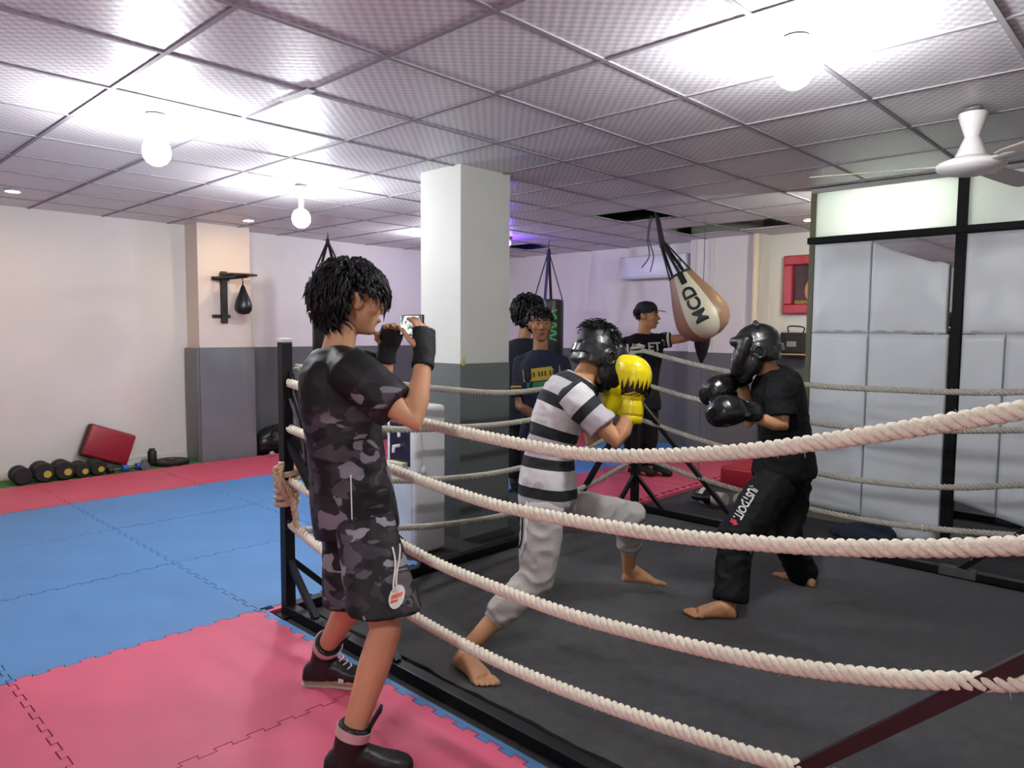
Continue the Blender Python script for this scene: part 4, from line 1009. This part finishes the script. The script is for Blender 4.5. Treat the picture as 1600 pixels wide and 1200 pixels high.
# ---------------------------------------------------------------- the photographer in camouflage
J = {}
fw = nrm(HR*.93+HF*.36)
J['pelvis'] = P(552, 792, 2.64); J['neck'] = P(527, 545, 2.66); J['chest'] = P(535, 660, 2.65)
J['shR'] = P(545, 578, 2.50); J['shL'] = P(562, 570, 2.82)
J['elR'] = P(648, 660, 2.45); J['wrR'] = P(663, 553, 2.56)
J['elL'] = P(592, 640, 2.84); J['wrL'] = P(605, 545, 2.80)
J['hipR'] = P(566, 815, 2.55); J['hipL'] = P(548, 812, 2.75)
J['knR'] = P(603, 982, 2.40); J['anR'] = P(545, 1166, 2.38)
J['knL'] = P(556, 930, 2.72); J['anL'] = P(507, 1016, 3.0)
hf = nrm(HR*.84+HF*.50-ZUP*.10)
J['head'] = Frame(P(551, 470, 2.66), hf, ZUP)
fdR = nrm(HR*.9+HF*.1); fdL = nrm(HR*.93-HF*.05)
zb = .032
aR = J['anR']; J['heelR'] = V((aR.x, aR.y, zb))-fdR*.07; J['toeR'] = J['heelR']+fdR*.27
aL = J['anL']; J['heelL'] = V((aL.x, aL.y, zb))-fdL*.08; J['toeL'] = J['heelL']+fdL*.27
ph_c = P(644, 508, 2.66); aim = nrm(HR*.76+HF*.65); ph_x = nrm(aim.cross(ZUP)); ph_u = ZUP
hR = (J['wrR'], nrm(P(662, 488, 2.60)-J['wrR']), nrm(-HR*.8-HF*.4), nrm(-HR*.7-HF*.7+ZUP*.1), 1.0, .42, .02)
hL = (J['wrL'], nrm(P(622, 487, 2.72)-J['wrL']), nrm(HR*.8-HF*.3), nrm(-HF*.5-HR*.6+ZUP*.5), 1.0, .55, .02)
root, body = person(J, 'person in camouflage jersey and shorts filming with a phone outside the ropes', skin_l, .97, [hR, hL], True, .0055, 1.04, w=.88, dp=.86, bk=.78, origin=(J['pelvis'].x, J['pelvis'].y, .03), lip='a86a5c')
hair(root, J['head'], 1.04, 900, .075, .024, 11, low=-.05, fringe=.0, wd=.0085, cap=1.07, down=1.0, mess=.8, front=.95, sides=.5)
# camouflage cloth
def camo(name, cols, scale, blackz=None):
    m = M(name, cols[0], .62, bump=.12, bscale=40, spec=.35); nt = m.node_tree; b = nt.nodes['Principled BSDF']
    tc = nt.nodes.new('ShaderNodeTexCoord'); prev = lin(cols[0])
    for i, c in enumerate(cols[1:]):
        mp = nt.nodes.new('ShaderNodeMapping'); mp.inputs['Location'].default_value = (i*3.7, i*1.9, i*5.1); mp.inputs['Scale'].default_value = (1, 1, 1.7)
        n = nt.nodes.new('ShaderNodeTexNoise'); n.inputs['Scale'].default_value = scale; n.inputs['Detail'].default_value = 2.5; n.inputs['Roughness'].default_value = .45; n.inputs['Distortion'].default_value = .6
        nt.links.new(tc.outputs['Object'], mp.inputs[0]); nt.links.new(mp.outputs[0], n.inputs['Vector'])
        f = mathn(nt, 'MULTIPLY', mathn(nt, 'SUBTRACT', n.outputs['Fac'], (.52, .56, .60)[i]), 60, True)
        prev = mixc(nt, f, prev, lin(c))
    if blackz is not None:
        at = nt.nodes.new('ShaderNodeAttribute'); at.attribute_name = 'plain'
        prev = mixc(nt, at.outputs['Fac'], prev, lin('0e0e10'))
    nt.links.new(prev, b.inputs['Base Color']); return m
cj = camo('camo_jersey', ('0e0d0f', '262226', '433d43', '77727a'), 8., 1)
cs = camo('camo_shorts', ('0f0d10', '2e272d', '524c52', '8a868d'), 8.5)
def jersey_attr(me):
    a = me.attributes.new('plain', 'FLOAT', 'POINT'); pe, nk = J['pelvis'], J['neck']
    for i, v in enumerate(me.vertices):
        t = (v.co-pe).dot(nk-pe)/(nk-pe).length_squared; arm = (v.co-J['shR']).dot(J['elR']-J['shR'])/(J['elR']-J['shR']).length_squared
        f = min(1, max(0, (t-.48+.14*noise.noise(v.co*5))*7))
        if arm > .28 and t < .98: f = 0
        a.data[i].value = f
jer = shirt(J, cj, root, .034, -.20, .70, .079, w=.88, dp=.98, voxel=.008, amp=.008, seed=2., post=jersey_attr, name='jersey', flare=-.005, sleeve_end=.080)
sh = trousers(J, cs, root, (.100, .11, .124), (.88, .95), .008, .008, 5., w=.90, dp=.98, inf=.02, name='shorts', t1=.14, hang=({'R': P(590, 942, 2.46).z, 'L': P(560, 935, 2.75).z}, fw, fw.cross(ZUP)))
wl = M('cord_white_cloth', 'd9d4d0', .6)
sd_ = J['hipR'].lerp(J['knR'], .45)-HF*.16+HR*.05
for s_, (q0, q1) in enumerate((((613, 855), (618, 925)), ((622, 850), (622, 928)))):
    d0 = bvh_of([sh, jer]); pts = []
    for t_ in range(9):
        u = t_/8; px = q0[0]+(q1[0]-q0[0])*u+3*math.sin(u*5+s_); py = q0[1]+(q1[1]-q0[1])*u
        dr = nrm(P(px, py, 1)-CAM); h = d0.ray_cast(CAM, dr)
        if h[0] is not None and h[3] < 3.2: pts.append(h[0]-dr*.004)
    if len(pts) > 2: obj('drawstring', MB().tube(pts, .0035, 6), wl, sh, smooth=180)
pat = flat_shape([[(.024*math.cos(a), .032*math.sin(a)) for a in [2*math.pi*k/14 for k in range(14)]]])
tg = P(618, 936, 2.4); dr = nrm(tg-CAM); h = bvh_of([sh]).ray_cast(CAM, dr)
if h[0] is not None:
    wrap(pat, 'logo_patch', M('patch_white', 'cfc9bf', .5), sh, [sh], h[0]-dr*.02, CR*.8-CU*.1, CU, .003, 2)
    wrap(flat_shape([[(-.016, -.006), (.016, .004), (.016, .014), (-.016, .004)], [(-.016, -.016), (.006, -.010), (.006, -.004), (-.016, -.010)]]), 'logo_mark', M('patch_orange', 'd2522f', .5), sh, [sh], h[0]-dr*.02, CR*.8-CU*.1, CU, .0055, 1)
# white side piping down the jersey
for y0, y1, x0, x1 in ((742, 850, 548, 551),):
    pts = []; bv = bvh_of([jer])
    for t_ in range(12):
        u = t_/11; dr = nrm(P(x0+(x1-x0)*u, y0+(y1-y0)*u, 1)-CAM); h = bv.ray_cast(CAM, dr)
        if h[0] is not None: pts.append(h[0]-dr*.001)
    if len(pts) > 2: obj('piping', MB().tube(pts, .0025, 6), wl, jer, smooth=180)
# boxing boots
bk = M('boot_black', '151214', .42, var=.2, vscale=20, bump=.15, bscale=30); sole_m = M('boot_sole', 'b9a79c', .6); band_m = M('boot_band', 'c9a2a4', .45)
for s in 'RL':
    ank, he, to = J['an'+s], J['heel'+s], J['toe'+s]; kn = J['kn'+s]; d = nrm(to-he); up = nrm(kn-ank); sv = d.cross(ZUP).normalized(); Lf = (to-he).length
    mb = MB()
    top = ank+up*.075
    mb.tube([top, ank+up*.03, ank-ZUP*.02, he+d*Lf*.25+ZUP*.05], [.057, .053, .052, .055], 20)
    mb.loft([(he+d*Lf*t+ZUP*h, sv*w_, ZUP*(h-.008), 2.6) for t, w_, h in ((-.03, .025, .035), (.02, .036, .044), (.15, .041, .055), (.32, .042, .062), (.5, .044, .052), (.68, .049, .041), (.85, .048, .034), (.98, .038, .028), (1.04, .018, .022))], 22)
    bt_ = organic('boot', mb, bk, root, .006, 4, .5, folds(.003, 20., 1.))
    obj('sole', MB().loft([(he+d*Lf*t+ZUP*(-.004+z_), sv*w_, d*0+ZUP*.009, 5) for t, w_, z_ in ((-.045, .012, .004), (-.03, .03, 0), (.05, .041, 0), (.3, .041, 0), (.5, .042, 0), (.68, .051, 0), (.85, .05, 0), (.99, .04, .002), (1.055, .015, .006))], 20), sole_m, bt_, smooth=60)
    obj('ankle_band', MB().tube([ank+up*.066, ank+up*.035], [.0605, .058], 24), band_m, bt_, smooth=60)
    obj('tongue', MB().loft([(ank+up*t+d*(.045+o_), sv*.028, d*.006, 3) for t, o_ in ((.02, .0), (.08, .008), (.125, .022))], 12), bk, bt_, smooth=60)
    for k_ in range(4):
        c = ank+d*(.058+.017*k_)+ZUP*(-.015-.017*k_); obj('lace', MB().tube([c-sv*.025-d*.006, c+d*.006+ZUP*.004, c+sv*.025-d*.006], .0032, 6), wl, bt_, smooth=180)
    obj('toe_strap', MB().loft([(he+d*Lf*t+ZUP*.03, sv*.052, ZUP*.026) for t in (.56, .64)], 20), M('boot_strap', 'c9c8c2', .4), bt_, smooth=50)
# hand wraps
wm_ = M('wrap_black', '0f1012', .75, bump=.2, bscale=120)
for s, h in (('R', hR), ('L', hL)):
    mb = MB(); d = h[1]; th = nrm(h[3]-d*h[3].dot(d)); pn = nrm(V(h[2])-d*V(h[2]).dot(d)-th*V(h[2]).dot(th)); fa = nrm(J['wr'+s]-J['el'+s])
    wr_ = J['wr'+s]
    mb.tube([wr_-fa*.055, wr_-fa*.02, wr_+d*.01], [.041, .038, .036], 18)
    mb.loft([(wr_+d*t, th*a, pn*b, 2.5) for t, a, b in ((-.01, .036, .034), (.03, .043, .031), (.06, .047, .028), (.096, .046, .026))], 20)
    organic('hand_wrap', mb, wm_, root, .006, 4, .5, folds(.003, 25., 2.))
# phone
ph = thing('smartphone', ph_c-ZUP*.04, 'smartphone held up sideways by the photographer', 'phone')
obj('case', MB().quadbox(ph_c, .152, .076, .009, ph_x, ph_u, nrm(ph_x.cross(ph_u)), .004), M('phone_case', '1a1416', .4), ph, smooth=40)
def phone_mat():
    m = M('phone_screen', '20242a', .1, emit='c9d2cc', estr=1.); nt = m.node_tree; b = nt.nodes['Principled BSDF']
    tc = nt.nodes.new('ShaderNodeTexCoord'); n = nt.nodes.new('ShaderNodeTexNoise'); n.inputs['Scale'].default_value = 45; nt.links.new(tc.outputs['Object'], n.inputs['Vector'])
    r = nt.nodes.new('ShaderNodeValToRGB'); r.color_ramp.elements[0].position = .38; r.color_ramp.elements[0].color = lin('3a4a4c'); r.color_ramp.elements[1].position = .6; r.color_ramp.elements[1].color = lin('dfe6de')
    nt.links.new(n.outputs['Fac'], r.inputs['Fac']); nt.links.new(r.outputs['Color'], b.inputs['Emission Color']); b.inputs['Emission Strength'].default_value = .7
    return m
obj('screen', MB().quadbox(ph_c-aim*.0052, .142, .068, .001, ph_x, ph_u, nrm(ph_x.cross(ph_u))), phone_mat(), ph)
# ---------------------------------------------------------------- boxer in the striped shirt
J = {}
J['pelvis'] = P(856, 772, 3.62); J['chest'] = P(868, 668, 3.62); J['neck'] = P(908, 592, 3.64)
J['shR'] = P(893, 617, 3.48); J['shL'] = P(920, 612, 3.82)
J['elR'] = P(965, 690, 3.42); J['wrR'] = P(987, 642, 3.46)
J['elL'] = P(925, 690, 3.84); J['wrL'] = P(945, 652, 3.84)
J['hipR'] = P(850, 800, 3.52); J['hipL'] = P(872, 797, 3.74)
J['knR'] = P(836, 902, 3.42); J['anR'] = P(733, 1010, 3.30)
J['knL'] = P(985, 806, 3.92); J['anL'] = P(982, 885, 4.08)
J['heelR'] = onz(713, 1040, .012); tr_ = onz(766, 1074, .012); J['toeR'] = J['heelR']+nrm(tr_-J['heelR'])*.25
J['heelL'] = P(972, 908, 4.1); J['toeL'] = P(1030, 912, 4.14); J['toeL'] = J['heelL']+nrm(J['toeL']-J['heelL'])*.23
J['bare'] = True
J['head'] = Frame(P(934, 560, 3.68), nrm(HR*.80+HF*.48-ZUP*.42), ZUP)
root, body = person(J, 'barefoot boxer in black and white striped shirt lunging with yellow gloves', skin_m, 1.0, (), True, .0045, 1.0, w=.95, dp=.95, origin=(J['pelvis'].x, J['pelvis'].y, 0))
m = M('striped_cotton', 'c9c9c6', .8, bump=.1, bscale=80); nt = m.node_tree; b = nt.nodes['Principled BSDF']
at = nt.nodes.new('ShaderNodeAttribute'); at.attribute_name = 'stripe'
fr = mathn(nt, 'FRACT', mathn(nt, 'DIVIDE', at.outputs['Fac'], .142)); f1 = mathn(nt, 'GREATER_THAN', fr, .64)
n = nt.nodes.new('ShaderNodeTexNoise'); n.inputs['Scale'].default_value = 5
alt = mathn(nt, 'GREATER_THAN', mathn(nt, 'FRACT', mathn(nt, 'DIVIDE', at.outputs['Fac'], .284)), .5)
nt.links.new(mixc(nt, f1, mixc(nt, alt, lin('d2d2d0'), lin('b4b1b4')), lin('191d20')), b.inputs['Base Color'])
def stripe_attr(me, arm=None, J=J):
    a = me.attributes.new('stripe', 'FLOAT', 'POINT'); pe, ck, nk = J['pelvis'], J['chest'], J['neck']
    for i, v in enumerate(me.vertices):
        best = None
        if arm:
            A, B = J['sh'+arm], J['el'+arm]; best = (v.co-A).dot(B-A)/(B-A).length+.01
        if best is None:
            t1 = (v.co-pe).dot(nrm(ck-pe)); l1 = (ck-pe).length; t2 = (v.co-ck).dot(nrm(nk-ck)); u = min(1, max(0, t1/l1-.5))
            best = 10-(t1*(1-u)+(l1+t2)*u)+.075
        a.data[i].value = best
sst = shirt(J, m, root, .024, -.105, .70, .076, w=.90, dp=.88, voxel=.009, amp=.011, seed=7., post=stripe_attr, flare=.03, sleeve_end=.084, split=lambda me, s: stripe_attr(me, s))
gm = M('sweat_grey', 'a5a39d', .85, bump=.2, bscale=60, var=.05)
tro = trousers(J, gm, root, (.108, .104, .094, .088, .080, .068, .058), (1.62, 1.62), .009, .017, 9., w=.94, dp=.92, inf=.016, t1=.03)
bv = bvh_of([tro])
for nm_, mt_, dx in (('side_stripe', M('stripe_black', '1c1c20', .7), 0), ('side_stripe', M('stripe_white', 'c9c9c6', .7), 6)):
    pts = []
    for k_ in range(24):
        u = k_/23; px = 816+dx-(4*u)-(14*max(0, u-.6)/.4); py = 765+130*u
        dr = nrm(P(px+2, py, 1)-CAM); h = bv.ray_cast(CAM, dr)
        if h[0] is not None and h[3] < 4: pts.append(h[0]-dr*.002)
    if len(pts) > 3: obj(nm_, MB().tube(pts, .006, 6), mt_, tro, smooth=180)
for s in 'LR':
    c = J['kn'+s].lerp(J['an'+s], .63); d = nrm(J['an'+s]-J['kn'+s])
    obj('elastic_hem', MB().tube([c-d*.028, c-d*.01, c+d*.012], [.056, .056, .053], 20), M('sweat_hem', '97958f', .9, bump=.4, bscale=150), tro, smooth=60)
hgm = M('headguard_black', '121415', .36, var=.2, vscale=20, spec=.6, coat=.2); hgl = M('headguard_gloss', '26292a', .2, coat=.4)
headgear(root, J['head'], hgm, 1.04, gloss=hgl)
hr = hair(root, Frame(J['head'](0, -.02, .035), J['head'].f), .98, 170, .05, .022, 5, low=.085, fringe=.06, wd=.005, cap=1.12, down=.1, mess=1.2)
yel = M('glove_yellow', 'd9c70a', .28, coat=.3, bump=.05, bscale=20); yb = M('glove_black_print', '15150f', .4)
gR = glove(root, P(993, 594, 3.47), nrm(P(996, 560, 3.47)-P(986, 645, 3.47)), nrm(-HR*.75+HF*.65), -1, yel, yel, 1.06, M('glove_yellow_band', 'c9b808', .35))
gL = glove(root, P(955, 620, 3.84), nrm(P(968, 590, 3.84)-P(944, 655, 3.84)), nrm(HR*.5-HF*.8), 1, yel, yel, 1.0, M('glove_yellow_band'  , 'c9b808'))
# black flame print on the near yellow glove: dark band with yellow drips
gd = nrm(P(996, 560, 3.47)-P(986, 645, 3.47)); gx = nrm(gd.cross(-CF)*-1); gx = nrm(CR-gd*CR.dot(gd)); gn = gx.cross(gd)
poly = [(-.072, -.078), (.072, -.078)]; tops = []
for k_ in range(7):
    x = .068-.136*k_/6; tops += [(x+.009, -.040 if k_ % 2 else -.052), (x+.004, -.012 if k_ % 2 else -.022), (x, .012 if k_ % 2 else .002), (x-.004, -.012 if k_ % 2 else -.022)]
wrap(flat_shape([poly+tops]), 'flame_print', yb, gR, [gR], P(993, 594, 3.47)+gn*.02, gx, gd, .002, 3)
wrap(text_mesh('FIGHT', .028, .0008), 'lettering', yb, gR, [gR], P(993, 594, 3.47)+gd*.035+gn*.02, gx, gd, .002, 1) if False else None
# ---------------------------------------------------------------- boxer in black
J = {}
J['pelvis'] = P(1226, 730, 4.10); J['chest'] = P(1222, 640, 4.08); J['neck'] = P(1203, 580, 4.06)
J['shL'] = P(1216, 606, 3.92); J['shR'] = P(1200, 606, 4.24)
J['elL'] = P(1222, 664, 3.88); J['wrL'] = P(1183, 654, 3.86)
J['elR'] = P(1172, 660, 4.26); J['wrR'] = P(1160, 596, 4.2)
J['hipL'] = P(1212, 755, 4.0); J['hipR'] = P(1236, 755, 4.2)
J['knL'] = P(1150, 838, 3.90); J['anL'] = P(1140, 945, 3.81)
J['knR'] = P(1224, 832, 4.12); J['anR'] = P(1256, 900, 4.34)
J['heelL'] = onz(1150, 966, .012); q = onz(1078, 962, .012); J['toeL'] = J['heelL']+nrm(q-J['heelL'])*.25
J['heelR'] = onz(1272, 918, .012); q = onz(1222, 900, .012); J['toeR'] = J['heelR']+nrm(q-J['heelR'])*.25
J['bare'] = True
J['head'] = Frame(P(1179, 550, 4.03), nrm(-HR*.95+HF*.22-ZUP*.20), ZUP)
root, body = person(J, 'barefoot boxer all in black with head guard and black gloves', skin_m, 1.0, (), True, .0045, .98, w=.98, dp=.98, origin=(J['pelvis'].x, J['pelvis'].y, 0))
bsh = shirt(J, M('tee_black', '0d0f11', .8, spec=.2, bump=.15, bscale=60), root, .026, -.10, .78, .080, w=1.02, dp=1.02, voxel=.009, amp=.011, seed=12., flare=.05, sleeve_end=.088)
btr = trousers(J, M('track_black', '0e1112', .7, spec=.2, bump=.2, bscale=40), root, (.112, .112, .104, .098, .090, .084, .088), (1.95, 1.93), .009, .017, 14., w=1.02, dp=1.04, inf=.026)
bgm = M('glove_black_leather', '101214', .25, coat=.35)
glove(root, P(1144, 641, 3.74), nrm(-HR*.80-HF*.55+ZUP*.10), nrm(HF*.5-ZUP*.5-HR*.4), -1, bgm, bgm, 1.05, hgl)
glove(root, P(1127, 605, 4.10), nrm(-HR*.80-HF*.40-ZUP*.32), nrm(HF*.6-ZUP*.3), 1, bgm, bgm, 1.02, hgl)
headgear(root, J['head'], hgm, 1.08, gloss=hgl)
tx = text_mesh('JUSTDOIT.', .042, .001)
t0, t1 = P(1178, 768, 3.8), P(1147, 812, 3.8)
wrap(tx, 'lettering', M('print_white', 'd9d9d6', .6), btr, [btr], P(1170, 789, 3.83), nrm(t1-t0), nrm(-CF).cross(nrm(t1-t0)), .003, 1)
wrap(flat_shape([[(.018*math.cos(a)*(1 if k % 2 else .6), .018*math.sin(a)*(1 if k % 2 else .6)) for k, a in enumerate([2*math.pi*q/10 for q in range(10)])]]), 'red_star_print', M('print_red', 'c4263a', .6), btr, [btr], P(1149, 817, 3.83), CR, CU, .003, 1)
# ---------------------------------------------------------------- boy in navy standing by the pillar
J = {}; D0 = 5.85
J['pelvis'] = P(848, 690, D0); J['chest'] = P(846, 620, D0-.02); J['neck'] = P(845, 546, D0)
J['shR'] = P(816, 565, D0); J['shL'] = P(876, 565, D0+.04)
J['elR'] = P(812, 634, D0-.05); J['wrR'] = P(846, 656, D0-.24)
J['elL'] = P(886, 634, D0); J['wrL'] = P(858, 652, D0-.22)
J['hipR'] = P(833, 702, D0); J['hipL'] = P(864, 702, D0)
J['knR'] = P(831, 768, D0-.03); J['knL'] = P(866, 768, D0-.03)
for s in 'LR':
    k_ = J['kn'+s]; J['an'+s] = V((k_.x+.02, k_.y+.02, .12)); J['heel'+s] = V((k_.x+.05, k_.y+.05, .033)); J['toe'+s] = J['heel'+s]+nrm(-HF+HR*(.25 if s == 'L' else -.2))*.25
J['head'] = Frame(P(844, 508, D0), nrm(-HF*.95+HR*.12), ZUP)
hRb = (J['wrR'], nrm(HR*.9+ZUP*.1-HF*.1), nrm(HF*1.), ZUP, 1., .5, .02); hLb = (J['wrL'], nrm(-HR*.9-ZUP*.15-HF*.2), nrm(HF), ZUP, 1., .5, .02)
root, body = person(J, 'boy in navy shirt with yellow chest band standing beside the pillar', skin_d, 1.0, (hRb, hLb), True, .007, 1.1, w=.95, origin=(J['pelvis'].x, J['pelvis'].y, .03), lip='6d4038')
hair(root, J['head'], 1.08, 300, .042, .016, 21, low=-.02, fringe=.022, front=1.0, sides=.5, wd=.010, cap=1.05, down=.6, mess=.5)
nav = M('tee_navy', '24283a', .8, spec=.2, bump=.1, bscale=60)
bs = shirt(J, nav, root, .024, -.10, .80, .072, w=.98, voxel=.010, amp=.006, seed=20., sleeve_end=.08)
X = nrm(HR+ZUP*.12); Y = nrm(ZUP-HR*.12)
wrap(flat_shape([[(-.15, -.05), (.15, -.05), (.15, .05), (-.15, .05)]]), 'yellow_band', M('band_yellow', 'b39a26', .7), bs, [bs], P(848, 586, D0-.3), X, Y, .003, 3)
wrap(text_mesh('THE FUTURE', .048, .001), 'lettering', M('print_dark', '2a2818', .7), bs, [bs], P(848, 586, D0-.3), X, Y, .0075, 1) if False else None
gl = [[(x, -.018), (x+.014, -.018), (x+.014, .02), (x, .02)] for x in (-.12, -.095, -.07, -.03, -.005, .02, .06, .085)]
wrap(flat_shape(gl), 'band_print', M('print_dark', '3a3620', .7), bs, [bs], P(848, 586, D0-.3), X, Y, .006, 1)
wrap(flat_shape([[(-.13, -.026), (.13, -.026), (.13, .026), (-.13, .026)]]), 'green_band', M('band_green', '1f7a50', .7), bs, [bs], P(850, 603, D0-.3), X, Y, .003, 3)
for s in 'LR':
    a, b2 = J['sh'+s], J['el'+s]; d = nrm(b2-a)
    for k_ in range(3):
        c = a+d*((b2-a).length*.80-.02-.026*k_); obj('cuff_stripe', MB().tube([c-d*.007, c+d*.007], [.0815, .082], 20), M('band_yellow', 'b39a26'), bs, smooth=60)
trousers(J, M('track_dark', '15161b', .8, spec=.2), root, (.098, .096, .086, .080, .072, .066, .064), (1.97, 1.97), .012, .008, 22.)
for s in 'LR': obj('shoe', MB().loft([(J['heel'+s]+nrm(J['toe'+s]-J['heel'+s])*t+ZUP*(h+.002), nrm(J['toe'+s]-J['heel'+s]).cross(ZUP)*w_, ZUP*h, 3) for t, w_, h in ((-.02, .03, .03), (.05, .043, .045), (.13, .045, .045), (.22, .05, .032), (.27, .03, .022))], 16), M('shoe_dark', '141416', .6), root, smooth=60)
# ---------------------------------------------------------------- person seen from behind, next to the boy
J = {}; D0 = 6.75
J['pelvis'] = P(818, 655, D0); J['chest'] = P(818, 590, D0); J['neck'] = P(818, 528, D0)
J['shL'] = P(790, 545, D0); J['shR'] = P(846, 545, D0)
J['elL'] = P(784, 598, D0); J['wrL'] = P(792, 640, D0+.1); J['elR'] = P(850, 598, D0); J['wrR'] = P(842, 640, D0+.1)
J['hipL'] = P(806, 665, D0); J['hipR'] = P(830, 665, D0); J['knL'] = P(804, 722, D0); J['knR'] = P(832, 722, D0)
for s in 'LR':
    k_ = J['kn'+s]; J['an'+s] = V((k_.x, k_.y, .12)); J['heel'+s] = V((k_.x, k_.y, .033))-HF*.06; J['toe'+s] = J['heel'+s]+HF*.25
J['head'] = Frame(P(826, 490, D0), nrm(HF*.8+HR*.55), ZUP)
root, body = person(J, 'person with bushy dark hair seen from behind beside the boy in navy', skin_d, 1.0, (), True, .009, 1.1, face=False, origin=(J['pelvis'].x, J['pelvis'].y, .03))
hair(root, J['head'], 1.14, 300, .06, .035, 31, low=-.07, fringe=.0, wd=.012, cap=1.12, down=.7, mess=.9)
shirt(J, M('tee_dark', '181b24', .8, spec=.2), root, .024, -.10, .8, .072, voxel=.012, amp=.006, seed=30.)
trousers(J, M('track_dark2', '17181c', .8, spec=.2), root, (.098, .096, .086, .080, .072, .066, .064), (1.97, 1.97), .013, .008, 32.)
for s in 'LR': obj('shoe', MB().loft([(J['heel'+s]+HF*t+ZUP*(h+.002), HR*w_, ZUP*h, 3) for t, w_, h in ((-.02, .03, .03), (.05, .043, .045), (.13, .045, .045), (.22, .05, .032), (.27, .03, .022))], 16), M('shoe_dark', '141416'), root, smooth=60)
# ---------------------------------------------------------------- person in cap steadying the pear bag
J = {}; D0 = 7.45
J['pelvis'] = P(1000, 632, D0); J['chest'] = P(1002, 575, D0); J['neck'] = P(1006, 521, D0)
J['shR'] = P(977, 536, D0+.02); J['shL'] = P(1035, 532, D0-.02)
J['elR'] = P(968, 588, D0+.02); J['wrR'] = P(978, 622, D0-.2)
J['elL'] = P(1066, 529, D0-.1); J['wrL'] = P(1090, 520, D0-.2)
J['hipR'] = P(990, 642, D0); J['hipL'] = P(1012, 642, D0); J['knR'] = P(988, 692, D0); J['knL'] = P(1013, 692, D0)
for s in 'LR':
    k_ = J['kn'+s]; J['an'+s] = V((k_.x, k_.y, .12)); J['heel'+s] = V((k_.x+.03, k_.y+.03, .033)); J['toe'+s] = J['heel'+s]+nrm(-HF*.6+HR*.7)*.26
J['head'] = Frame(P(1011, 494, D0), nrm(HR*.88-HF*.42), ZUP)
hLc = (J['wrL'], nrm(HR*.8+ZUP*.35-HF*.2), nrm(-HF*.3+HR*.5), ZUP, 1.1, .25, .05)
root, body = person(J, 'person in black cap and lettered black shirt reaching out to the pear bag', skin_m, 1.1, (hLc,), True, .008, 1.12, origin=(J['pelvis'].x, J['pelvis'].y, .03))
cs_ = shirt(J, M('tee_black2', '15171b', .8, spec=.2), root, .026, -.10, .45, .078, w=1.08, voxel=.011, amp=.006, seed=40., sleeve_end=.08)
wrap(text_mesh('HAL ET', .125, .003), 'lettering', M('print_offwhite', 'c9ccca', .7), cs_, [cs_], P(1008, 542, D0-.35), nrm(CR+CU*.06), CU, .004, 1)
a, b2 = J['shL'], J['elL']; d = nrm(b2-a)
for k_ in range(2):
    c = a+d*((b2-a).length*.45-.02-.045*k_); obj('cuff_stripe', MB().tube([c-d*.012, c+d*.012], [.0825, .083], 20), M('print_offwhite', 'c9ccca'), cs_, smooth=60)
trousers(J, M('track_dark3', '131418', .8, spec=.2), root, (.11, .106, .096, .090, .082, .074, .07), (1.97, 1.97), .013, .008, 42., w=1.05)
for s in 'LR':
    dd = nrm(J['toe'+s]-J['heel'+s]); obj('shoe', MB().loft([(J['heel'+s]+dd*t+ZUP*(h+.002), dd.cross(ZUP)*w_, ZUP*h, 3) for t, w_, h in ((-.02, .03, .03), (.05, .045, .05), (.13, .047, .05), (.22, .052, .035), (.28, .03, .022))], 16), M('shoe_dark', '141416'), root, smooth=60)
F = J['head']; cm = M('cap_black', '121318', .75)
def capz(mb):
    mb.loft([(F(0, -.012+y_, z), F.r*a_, F.f*b_) for z, a_, b_, y_ in ((.045, .097, .118, 0), (.075, .099, .120, 0), (.11, .090, .108, 0), (.14, .064, .078, 0), (.152, .03, .035, 0), (.155, .006, .006, 0))], 26)
cpm = MB(); capz(cpm); cpo = obj('cap', cpm, cm, root, smooth=60)
obj('brim', MB().loft([(F(0, y_, z), F.r*w_, F.u*.004, 2.2) for y_, w_, z in ((.085, .086, .056), (.12, .082, .055), (.16, .066, .050), (.185, .04, .045), (.193, .012, .043))], 20), cm, cpo, smooth=60)
hair(root, J['head'], 1.1, 70, .03, .008, 41, low=-.02, fringe=.06, wd=.008, cap=1.03, down=.6, mess=.3)
